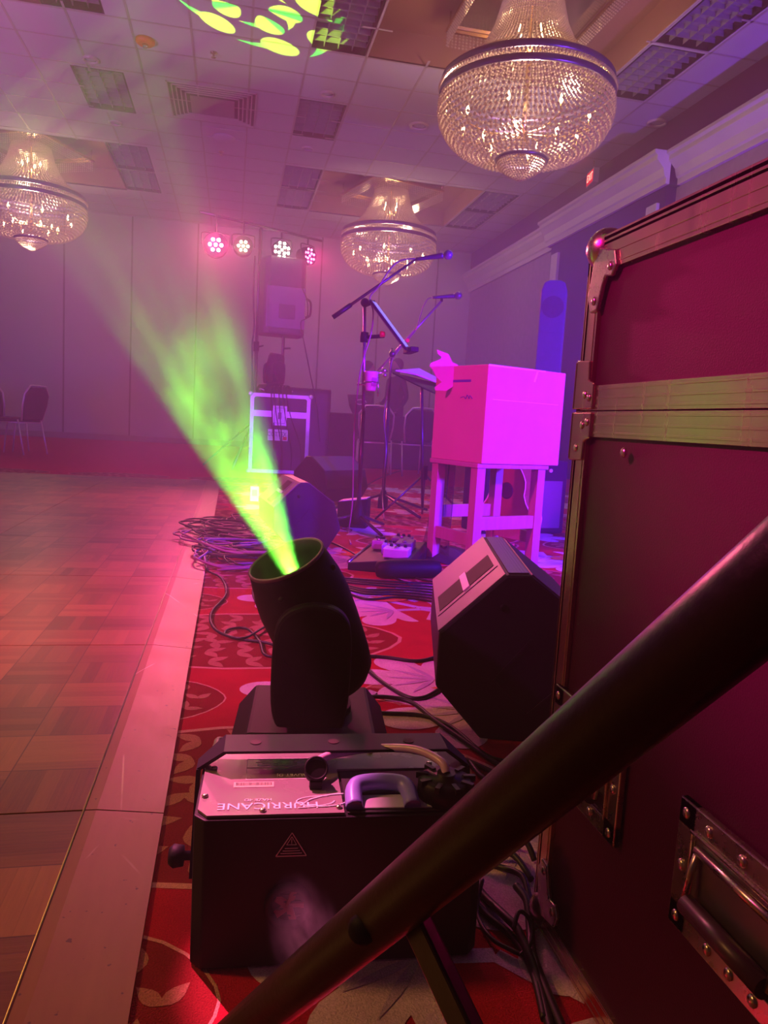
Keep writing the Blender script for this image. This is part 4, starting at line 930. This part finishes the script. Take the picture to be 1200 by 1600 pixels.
for j in range(6):
    for i in range(18):
        a = 2 * pi * i / 18; rr = (1 - j / 6) * (1 + .12 * sin(3 * a)); vs.append((cc.x + .17 * rr * cos(a), cc.y + .26 * rr * sin(a), .005 + .04 * sin(j / 5 * pi / 2) + .006 * sin(5 * a)))
m.add(vs, [(j * 18 + i, j * 18 + (i + 1) % 18, (j + 1) * 18 + (i + 1) % 18, (j + 1) * 18 + i) for j in range(5) for i in range(18)], 0, True)
tag(m.obj('cloth_heap', fabricdark), 'dark cloth heap crumpled on the carpet by the wooden stand', 'cloth')

# acoustic guitar seen edge-on behind the stand, amp behind
gp = P(790, 790, 4.1); gt = thing('acoustic_guitar', 'brown acoustic guitar with pale binding standing behind the wooden stand', 'guitar', (gp.x, gp.y, 0), R(-62))
def outline(s=1.0):
    pts = []
    for i in range(36):
        a = 2 * pi * i / 36; zz = .25 * cos(a) ; w = .19 - .055 * (zz / .25) - .05 * math.exp(-((zz - .03) / .07) ** 2)
        pts.append((w * sin(a) * s, .27 + zz * s + .0))
    return pts
o1 = outline(); MB().prism([(x, 0, z) for x, z in o1], (0, .10, 0)).obj('body', mat('guitar_brown', (.30, .12, .05), .3, stretch=(1, 1, 6)), gt, bevel=.004)
for y in (0, .10): MB().tube([(x, y, z) for x, z in o1], .004, 6, closed=True).obj('binding', mat('binding_cream', (.8, .7, .55), .5), gt)
MB().box((0, -.008, .68), (.05, .02, .42)).obj('neck', mat('neck_dark', (.12, .05, .03), .4), gt); MB().box((0, -.004, .95), (.075, .015, .16)).obj('headstock', MATS['neck_dark'], gt, bevel=.004)
MB().lathe([(.05, -.001), (.04, -.002)], (0, 0, .33), (0, 1, 0), 20).obj('sound_hole', MATS['hole_dark'], gt)
MB().box((0, -.006, .16), (.13, .008, .02)).obj('bridge', MATS['neck_dark'], gt)
ap = P(838, 790, 4.6); am = thing('amplifier', 'dark guitar amplifier glimpsed between the wooden stand legs', 'amplifier', (ap.x - .1, ap.y, 0), R(12))
MB().box2((-.30, 0, 0), (.35, .28, .50)).obj('cabinet', fabricdark, am, bevel=.015); MB().box2((-.26, -.005, .04), (.31, 0, .36)).obj('grille', mat('grille_cloth', (.22, .16, .18), .9, sc=200), am)
m = MB()
for k in range(6): m.lathe([(.014, 0), (.012, -.015)], (-.2 + .08 * k, -.001, .43), (0, 1, 0), 10)
m.obj('knobs', white, am); 
wp_ = P(822, 780, 4.1); po = tag(MB().box2((-.02, 0, 0), (.03, .04, .62)).obj('guitar_stand_post', mat('orange_wood', (.65, .25, .08), .4)), 'orange wooden post upright behind the wooden stand', 'post'); po.location = (wp_.x - .08, wp_.y, 0)

# dark-blue lit loudspeaker column by the right wall
cp = P(856, 573, 5.9); c1 = P(856, 436, 5.9)
co = thing('column_speaker', 'tall loudspeaker glowing blue beside the dark wall opening', 'speaker', (cp.x, cp.y, 0), R(-26))
w_ = .105; bl = mat('column_speaker_paint', (.24, .22, .45), .5)
hh = c1.z; pr = [(-w_, 0.35), (w_, .35), (w_, hh - .08), (w_ * .8, hh - .02), (w_ * .4, hh), (-w_ * .4, hh), (-w_ * .8, hh - .02), (-w_, hh - .08)]
MB().prism([(x, 0, z) for x, z in pr], (0, .28, 0)).obj('cabinet', bl, co, bevel=.01)
MB().lathe([(.09, 0), (.08, .010), (.065, .012), (.03, .04), (.005, .035)], (0, -.006, hh - .22), (0, 1, 0), 28).obj('woofer', mat('woofer_cone', (.16, .14, .26), .4), co)
for z in (hh - .42, hh - .78, hh - 1.0): MB().box((0, -.004, z), (.17, .008, .02)).obj('ridge', bl, co)
MB().box2((-.10, .02, 0), (.10, .26, .36)).obj('base', black, co, bevel=.01)
lamp('column_fill', 'SPOT', (3.4, 3.2, 1.6), (.05, .02, 1), 420, (cp.x, cp.y, 1.5), .05, 40, .6)  # unseen blue spot added for this speaker alone

# ------------------------------------------------------------------ pedal board and small gear on the carpet
pb = thing('pedalboard', 'low metal pedalboard with effect pedals in front of the microphone stand', 'pedalboard', (.79, 3.52, 0), R(-22))
m = MB(); m.prism([(-.15, -.28, 0), (-.15, -.28, .035), (.14, -.28, .075), (.16, -.28, .06), (.16, -.28, 0)], (0, .56, 0)); m.obj('frame', blackmetal, pb, bevel=.004)
MB().tube([(-.15, -.28, .038), (-.15, .28, .038)], .007, 8).obj('front_rail', chrome, pb)
def pedal(label, x, y, w, l, mt, rz=0, up=.062, kn=True):
    p = pb.matrix_basis @ V((x, y, 0)) if False else Matrix.Rotation(R(-22), 3, 'Z') @ V((x, y, 0)) + pb.location
    t = thing('effect_pedal', label, 'effect pedal', (p.x, p.y, up), R(-22) + rz, 'effect pedals')
    MB().box((0, 0, .022), (w, l, .044)).obj('housing', mt, t, bevel=.004)
    MB().lathe([(.010, .044), (.010, .052), (.006, .056)], (0, -l * .3, 0), n=12).obj('footswitch', chrome, t)
    if kn:
        k0 = None
        for k in range(3):
            q = ((k - 1) * w * .28, l * .28, .044)
            if k0 is None: k0 = MB().lathe([(.009, 0), (.007, .012)], n=10).obj('knob', black, t); k0.location = q
            else: dup(k0, q, None, None, t)
    return t
pedal('silvery effect pedal at the near end of the pedalboard', .06, -.17, .12, .10, mat('pedal_silver', (.75, .7, .8), .35, .3)); pedal('violet effect pedal in the middle of the pedalboard', .0, -.04, .07, .12, mat('pedal_violet', (.35, .2, .7), .35), .1, .056)
pedal('dark long effect pedal behind the silvery one', .07, .02, .08, .16, mat('pedal_dark', (.10, .05, .12), .4), 0, .066, False); pedal('dark effect pedal at the far end of the pedalboard', .03, .18, .10, .12, MATS['pedal_dark'], 0, .06)
pedal('small grey effect pedal beside the front rail', -.08, .12, .06, .10, mat('pedal_grey', (.4, .35, .4), .4), 0, .047)
sh = thing('pedal_bag', 'dark round-ended soft pedal lying in front of the pedalboard', 'bag', (.80, 3.16, 0), R(8))
MB().lathe([(.01, -.16), (.035, -.15), (.042, -.10), (.042, .10), (.036, .14), (.012, .155)], (0, 0, .042), (1, 0, 0), 20).obj('shell', black, sh)
mx = thing('small_mixer', 'small mixer with white top beside the second wedge monitor', 'mixer', (.80, 4.75, 0), R(-20))
MB().prism([(-.09, -.08, 0), (-.09, -.08, .16), (.10, -.08, .19), (.10, -.08, 0)], (0, .16, 0)).obj('body', black, mx, bevel=.004)
MB().prism([(-.085, -.075, .163), (.095, -.075, .192), (.095, .075, .192), (-.085, .075, .163)], (0, 0, .004)).obj('faceplate', white, mx)
pl = thing('power_strip', 'small white junction box standing in the green beam by the cables', 'power strip', G(397, 783, 0)); pl.location.z = 0
MB().box((0, 0, .06), (.07, .06, .12)).obj('housing', white, pl, bevel=.006); MB().box((0, -.031, .07), (.04, .003, .05)).obj('socket_face', mat('socket_grey', (.4, .35, .35), .5), pl)

# ------------------------------------------------------------------ cables
def hfl(x, y): return .022 if x < -.09 and -1.5 < y < 7.5 else .006
CG = 'tangled black cables'
for k in range(20):
    rnd = random.Random(100 + k); cx, cy = .0 + rnd.uniform(-.02, .16), 3.45 + (k / 19) * 1.25; pts = []
    ax_, ay_ = rnd.uniform(.11, .24), rnd.uniform(.16, .42); ph = rnd.uniform(0, 6.28); turns = rnd.randint(2, 4)
    for i in range(turns * 9):
        t = ph + i * 2 * pi / 9
        x = cx + ax_ * (1 + .25 * sin(.7 * i)) * cos(t) + .03 * sin(i * 1.9); y = cy + ay_ * .55 * (1 + .2 * cos(.5 * i)) * sin(t)
        pts.append((x, y, hfl(x, y) + .004 * (k % 5) + .012 * abs(sin(i * .9 + k)) + rnd.uniform(0, .012)))
    o = MB().tube(smooth_path(pts, 5), rnd.choice((.0045, .005, .0055)), 6).obj('cable', rubber if k % 4 else MATS['cable_pink_sheen'])
    tag(o, 'black cable loop in the tangled heap at the dance floor edge', 'cable', CG)
def fc_(pts, lab, r=.0045, grp=None, mm=None): return cable('cable', lab, [(G(x, y).x, G(x, y).y, hfl(G(x, y).x, G(x, y).y) + dz) for x, y, dz in pts], r, mm or rubber, grp)
fc_([(330, 868, .01), (322, 890, 0), (345, 905, 0), (353, 930, 0), (330, 960, 0), (335, 985, 0), (368, 1000, 0), (415, 1007, 0), (440, 1015, 0), (470, 1020, 0)], 'cable curving from the heap down to the moving head', .0045)
fc_([(395, 870, .01), (410, 900, 0), (395, 925, 0), (408, 960, 0), (430, 990, 0)], 'short cable between the heap and the moving head', .004)
fc_([(430, 1030, 0), (412, 1025, 0), (405, 1005, 0), (385, 985, 0), (358, 986, 0), (352, 995, 0), (380, 1003, .006), (405, 990, .006), (425, 975, 0)], 'cable with a small loop left of the moving head', .004)
fc_([(545, 1027, 0), (600, 1030, 0), (650, 1036, 0), (684, 1028, 0), (720, 1010, 0)], 'cable from the moving head toward the nearest wedge', .0055)
fc_([(555, 1035, .01), (585, 1060, 0), (630, 1090, 0), (660, 1094, 0), (690, 1078, 0), (720, 1060, 0)], 'sagging cable running under the nearest wedge corner', .0055)
fc_([(540, 1105, .01), (590, 1096, .006), (640, 1100, 0), (680, 1130, 0), (730, 1165, 0), (780, 1200, 0), (830, 1225, 0)], 'thick cable curving behind the haze machine bracket', .0055)
fc_([(535, 1115, 0), (600, 1118, 0), (660, 1122, 0), (705, 1140, 0), (760, 1185, 0), (800, 1195, 0)], 'lower cable parallel behind the haze machine', .005)
fc_([(548, 1075, .01), (575, 1105, .01), (592, 1128, .0), (602, 1150, 0)], 'thin pale cable beside the moving head base', .003, mm=mat('cable_pale', (.5, .35, .3), .5))
for k in range(7):
    dy = k * 5; fc_([(525, 905 + dy * .5, .0), (570, 908 + dy, .004 * (k % 3)), (620, 913 + dy * .8, .004), (670, 914 + dy * .9, 0), (705, 918 + dy, 0), (760, 925 + dy, 0)], ('farthest', 'second farthest', 'third farthest', 'middle', 'third nearest', 'second nearest', 'nearest')[k] + ' black cable of the bundle crossing the carpet by the pedalboard', .005, 'cables crossing by the pedalboard')
fc_([(640, 875, .05), (636, 895, .01), (650, 905, 0), (690, 912, 0), (740, 915, 0)], 'cable with pale plug leaving the silvery pedal', .0045)
fc_([(480, 835, 0), (520, 850, 0), (545, 862, 0), (580, 885, 0), (600, 898, 0), (640, 915, 0)], 'cable passing between the second wedge and the pedalboard', .0045)
fc_([(660, 725, 0), (600, 745, 0), (560, 770, 0), (540, 800, 0), (530, 820, 0)], 'cable running back toward the far tables', .006)
for k, pts in enumerate(([(735, 1380, .0), (760, 1410, 0), (790, 1450, .01), (810, 1475, .01), (840, 1540, .0), (860, 1620, 0)], [(728, 1400, 0), (765, 1440, 0), (800, 1470, 0), (830, 1520, 0), (850, 1600, 0)], [(805, 1400, .01), (822, 1425, .01), (828, 1460, .0), (832, 1500, 0), (855, 1560, 0), (880, 1620, 0)],
                          [(752, 1400, .02), (745, 1430, .0), (765, 1470, 0), (800, 1492, 0), (820, 1500, 0)], [(800, 1480, .02), (808, 1463, .03), (825, 1465, .02), (828, 1490, .01), (812, 1500, 0)])):
    fc_(pts, ['dark cable by the road case foot, outermost', 'dark cable by the road case foot, middle one', 'dark cable beside the road case bottom rail', 'thin cable tie strap hanging off the cable bundle', 'small looped cable over the bundle by the road case'][k], (.006, .005, .006, .003, .003)[k])
for k, pts in enumerate(([(720, 1330, 0), (760, 1345, .01), (800, 1350, .01), (830, 1380, .0)], [(730, 1310, .01), (770, 1325, .0), (815, 1335, .02), (835, 1350, 0)], [(740, 1350, 0), (780, 1360, 0), (815, 1385, .01), (828, 1420, 0)], [(700, 1185, 0), (735, 1195, 0), (775, 1215, 0), (800, 1240, 0)], [(705, 1200, 0), (730, 1192, 0), (750, 1215, 0), (790, 1245, 0)])):
    fc_(pts, ('lowest dark cable', 'dark cable ending nearest the road case foot', 'dark cable bending down past the road case corner', 'dark cable just off the haze machine bracket corner', 'dark cable rising over the haze machine bracket corner')[k] + ' between haze machine and road case', .005, 'cables beside the haze machine')
# cords hanging down from the moving head over the flight case front
for k, (x0, x1, y1) in enumerate(((428, 440, 742), (436, 441, 742), (441, 455, 742), (446, 470, 742), (424, 428, 660))):
    cable('cable', ('second power cord from the left', 'middle power cord', 'second power cord from the right', 'rightmost power cord', 'leftmost, shortest power cord')[k] + ' draped over the flight case front', [P(x0 + 2, 604, 9.25), P(x0, 608, 9.078), P((x0 * 2 + x1) / 3, 650, 9.078), P(x1, 700, 9.078), P(x1, y1 if y1 < 700 else 735, 9.078)], .006, rubber, 'cords draped over the flight case')
cable('cable', 'cable loop hanging beside the loudspeaker handle', [P(472, 450, 9.7), P(480, 470, 9.7), P(480, 495, 9.7), P(470, 505, 9.7), P(476, 540, 9.7), P(486, 590, 9.7), P(496, 640, 9.7), P(500, 690, 9.7)], .008, rubber)
cable('cable', 'cable running down alongside the light stand pole', [P(398, 400, 9.3), P(396, 460, 9.3), P(397, 510, 9.3), P(394, 540, 9.3), P(394, 595, 9.3), P(392, 640, 9.3)], .010, rubber)

# ------------------------------------------------------------------ banquet chairs, tables, people
def chair(label, loc, rz, sw=.44):
    t = thing('banquet_chair', label, 'chair', loc, rz, 'banquet chairs')
    w = sw / 2
    MB().box((0, .02, .45), (sw, .42, .055)).obj('seat', fabricdark, t, bevel=.02)
    pr = [(-w * .80, .0), (w * .80, .0), (w * .98, .18), (w * .98, .33), (w * .62, .43), (-w * .62, .43), (-w * .98, .33), (-w * .98, .18)]
    tl = R(12); pl = [(x, .24 + z * sin(tl), .47 + z * cos(tl)) for x, z in pr]
    MB().prism(pl, (0, .05, -.01)).obj('backrest', fabricdark, t, bevel=.012)
    fr = [(x, .262 + z * sin(tl), .465 + z * cos(tl)) for x, z in [(-w * .88, -.02), (-w * 1.03, .18), (-w * 1.04, .34), (-w * .66, .45), (0, .455), (w * .66, .45), (w * 1.04, .34), (w * 1.03, .18), (w * .88, -.02)]]
    MB().tube(fr, .013, 8).obj('back_frame', chairmetal, t)
    MB().tube([(-w, -.18, .42), (w, -.18, .42), (w, .22, .42), (-w, .22, .42)], .011, 8, closed=True).obj('seat_frame', chairmetal, t)
    for sx in (-1, 1):
        MB().tube([(sx * w, -.18, .42), (sx * (w + .01), -.23, .0)], .011, 8).obj('leg', chairmetal, t); MB().tube([(sx * w, .22, .46), (sx * (w + .01), .32, .0)], .011, 8).obj('leg', chairmetal, t)
    return t
c0 = chair('dark banquet chair standing by itself near the left wall panels', (-2.83, 10.75, 0), R(-115))
def ch2(loc, rz, lab): return dup(c0, loc, rz, lab)
ch2((-3.55, 10.15, 0), R(-100), 'dark banquet chair cut off by the left picture edge')
ch2((-3.10, 11.2, 0), R(160), 'dark banquet chair facing sideways between the two left chairs')
ch2((1.92, 10.0, 0), R(172), 'metal framed banquet chair behind the nearer microphone stand'); c0x = ch2((2.42, 9.9, 0), R(188), 'metal framed banquet chair nearest the music stand pole')
ct_ = tag(MB().prism([(-.95, 0, .0), (-.95, 0, .76), (-.85, 0, .80), (.85, 0, .80), (.95, 0, .76), (1.0, 0, .0)], (0, .8, 0)).obj('draped_table', mat('table_cloth_dark', (.03, .015, .03), .9), bevel=.02), 'long table under a dark cloth behind the banquet chairs', 'table'); ct_.location = (2.25, 10.9, 0); ct_.rotation_euler = (0, 0, R(4))
bk = thing('bucket', 'dark tapered bucket with a pale swirl standing on the draped table', 'bucket', (1.88, 11.1, .80))
MB().lathe([(.10, 0), (.16, .12), (.19, .28), (.18, .28), (.09, .02)], n=22).obj('shell', mat('bucket_dark', (.05, .03, .05), .5), bk)
MB().tube([(.09 * cos(R(a)) * (1 - a / 700) - .02, -.175, .17 + .05 * sin(R(a)) * (1 - a / 700)) for a in range(0, 400, 30)], .009, 6).obj('swirl_print', mat('swirl_pale', (.7, .6, .7), .6), bk)
si = thing('iron_scroll_rack', 'wrought iron rack with pale scrolls beside the subwoofer', 'rack', (1.22, 10.2, 0))
m = MB()
for z in (.55, .72, .95, 1.05):
    m.tube([(.05 * (1 - a / 700) * cos(R(a)) + .02, 0, z + .05 * (1 - a / 700) * sin(R(a))) for a in range(0, 520, 30)], .008, 6)
m.obj('scroll', mat('scroll_pale', (.6, .5, .6), .5, .3), si); MB().tube([(.09, 0, 0), (.09, 0, 1.1)], .01).obj('post', stand, si); MB().tube([(-.05, 0, 0), (-.05, 0, 1.1)], .01).obj('post', stand, si)
def person(label, loc, rz, hgt, lean):
    t = thing('person', label, 'person', loc, rz, 'people standing in the haze')
    s = hgt / 1.75
    J = {'pel': (0, 0, .95, .15), 'sp': (0, 0, 1.12, .135), 'chest': (0, -.01, 1.32, .155), 'neck': (0, 0, 1.48, .055), 'head': (0, -.02, 1.56, .07), 'head2': (0, -.03, 1.66, .088), 'head3': (0, -.02, 1.72, .06),
         'shL': (-.17, 0, 1.42, .065), 'elL': (-.25, .03, 1.14, .045), 'wrL': (-.18, -.16, 1.0, .032), 'hdL': (-.13, -.24, 1.02, .035),
         'shR': (.17, 0, 1.42, .065), 'elR': (.24, .04, 1.14, .045), 'wrR': (.22, -.10, .93, .032), 'hdR': (.20, -.16, .88, .035),
         'hpL': (-.10, 0, .88, .10), 'knL': (-.12, -.02, .50, .065), 'anL': (-.13, .02, .09, .045), 'toL': (-.14, -.15, .04, .038),
         'hpR': (.10, 0, .88, .10), 'knR': (.12, -.03, .50, .065), 'anR': (.14, .02, .09, .045), 'toR': (.16, -.15, .04, .038)}
    E_ = [('pel', 'sp'), ('sp', 'chest'), ('chest', 'neck'), ('neck', 'head'), ('head', 'head2'), ('head2', 'head3'), ('chest', 'shL'), ('shL', 'elL'), ('elL', 'wrL'), ('wrL', 'hdL'), ('chest', 'shR'), ('shR', 'elR'), ('elR', 'wrR'), ('wrR', 'hdR'),
          ('pel', 'hpL'), ('hpL', 'knL'), ('knL', 'anL'), ('anL', 'toL'), ('pel', 'hpR'), ('hpR', 'knR'), ('knR', 'anR'), ('anR', 'toR')]
    ks = list(J); me = bpy.data.meshes.new('body'); me.from_pydata([(J[k][0] * s, (J[k][1] + lean * max(0, J[k][2] - .95)) * s, J[k][2] * s) for k in ks], [(ks.index(a), ks.index(b)) for a, b in E_], [])
    b = bpy.data.objects.new('body', me); COL.objects.link(b); b.parent = t; me.materials.append(clothm)
    sk = b.modifiers.new('skin', 'SKIN')
    for i, k in enumerate(ks):
        d = me.skin_vertices[0].data[i]; d.radius = (J[k][3] * s, J[k][3] * s * (.75 if k in ('pel', 'sp', 'chest') else 1)); d.use_root = (k == 'pel')
    b.modifiers.new('sub', 'SUBSURF').levels = 2; b.modifiers['sub'].render_levels = 2
    hy = lean * .7
    MB().ball((0, (-.015 + hy) * s, 1.665 * s), .098 * s, 16, sq=(.85, 1.0, 1.18)).obj('head', skinm, t)
    m = MB(); m.ball((0, (.012 + hy) * s, 1.695 * s), .108 * s, 16, sq=(.92, 1.0, 1.05)); m.obj('hair', hairm, t)
    MB().ball((0, (-.118 + hy) * s, 1.65 * s), .016 * s, 8).obj('nose', skinm, t)
    for k in range(5):
        for sx, hx, hyy, hz_ in ((-1, -.13, -.24, 1.02), (1, .20, -.16, .88)):
            MB().tube([V((hx + (k - 2) * .014, hyy + hy * 0 - .01, hz_)) * s, V((hx + (k - 2) * .017, hyy - .05, hz_ - .01)) * s, V((hx + (k - 2) * .017, hyy - .075, hz_ - .04)) * s], .008 * s, 6).obj('finger', skinm, t)
    return t
if not hasattr(bpy.types.Mesh, 'skin_vertices'): pass
person('dark haired person seen in silhouette behind the cup holder', (2.17, 11.95, 0), R(70), 1.62, .05)
person('taller person in dark clothes standing beside the music stand lamp', (2.72, 12.45, 0), R(-60), 1.74, .0)

# ------------------------------------------------------------------ haze in the room
hzm = bpy.data.materials.new('stage_haze'); hzm.use_nodes = True; nt = hzm.node_tree; nt.nodes.remove(nt.nodes['Principled BSDF'])
vs_ = nt.nodes.new('ShaderNodeVolumeScatter'); vs_.inputs['Color'].default_value = (1, .93, .97, 1); vs_.inputs['Density'].default_value = .042; vs_.inputs['Anisotropy'].default_value = .2
nt.links.new(vs_.outputs[0], nt.nodes['Material Output'].inputs['Volume'])
hb = MB().box2((XL + .05, Y0 + .02, .03), (XR - .3, YB - .05, H - .03)).obj('stage_haze', hzm)
hb['kind'] = 'stuff'; tag(hb, 'thin stage haze hanging through the whole ballroom', 'haze')
pm = bpy.data.materials.new('fresh_haze'); pm.use_nodes = True; nt = pm.node_tree; nt.nodes.remove(nt.nodes['Principled BSDF']); t = NT(nt)
g = t.n('ShaderNodeTexCoord').outputs['Object']; ln = t.n('ShaderNodeVectorMath', operation='LENGTH'); t.L.new(g, ln.inputs[0])
fall = t.ss(ln.outputs['Value'], 1.0, .15); nz = t.ss(t.noise(t.scalev(g, 1.6, 1.2, 1.6), 2.0, 3, .6), .38, .68)
sc_ = t.n('ShaderNodeVolumeScatter'); sc_.inputs['Color'].default_value = (1, 1, 1, 1); sc_.inputs['Anisotropy'].default_value = .0
t.put(sc_.inputs['Density'], t.m('MULTIPLY', t.m('MULTIPLY', fall, t.m('ADD', .12, nz)), .60)); t.L.new(sc_.outputs[0], nt.nodes['Material Output'].inputs['Volume'])
pm.cycles.homogeneous_volume = False
fh_ = MB().ball((0, 0, 0), 1.0, 20).obj('fresh_haze', pm); fh_.location = (.03, 1.45, .52); fh_.scale = (.42, .42, .46); fh_['kind'] = 'stuff'
tag(fh_, 'denser drifting haze around the green beam above the moving head', 'haze')
pf = bpy.data.materials.new('haze_puff'); pf.use_nodes = True; nt = pf.node_tree; nt.nodes.remove(nt.nodes['Principled BSDF']); t = NT(nt)
g = t.n('ShaderNodeTexCoord').outputs['Object']; ln = t.n('ShaderNodeVectorMath', operation='LENGTH'); t.L.new(g, ln.inputs[0])
sc_ = t.n('ShaderNodeVolumeScatter'); sc_.inputs['Color'].default_value = (.9, .9, 1, 1)
t.put(sc_.inputs['Density'], t.m('MULTIPLY', t.m('MULTIPLY', t.ss(ln.outputs['Value'], 1.0, .1), t.ss(t.noise(g, 2.2, 3, .6), .3, .7)), 7)); t.L.new(sc_.outputs[0], nt.nodes['Material Output'].inputs['Volume'])
pu = MB().ball((0, 0, 0), 1.0, 20).obj('haze_puff', pf); pu.location = (.105, .765, .095); pu.scale = (.045, .07, .10); pu.rotation_euler = (.4, -.35, 0); pu['kind'] = 'stuff'
tag(pu, 'soft white puff of haze blowing from the haze machine outlet', 'haze')
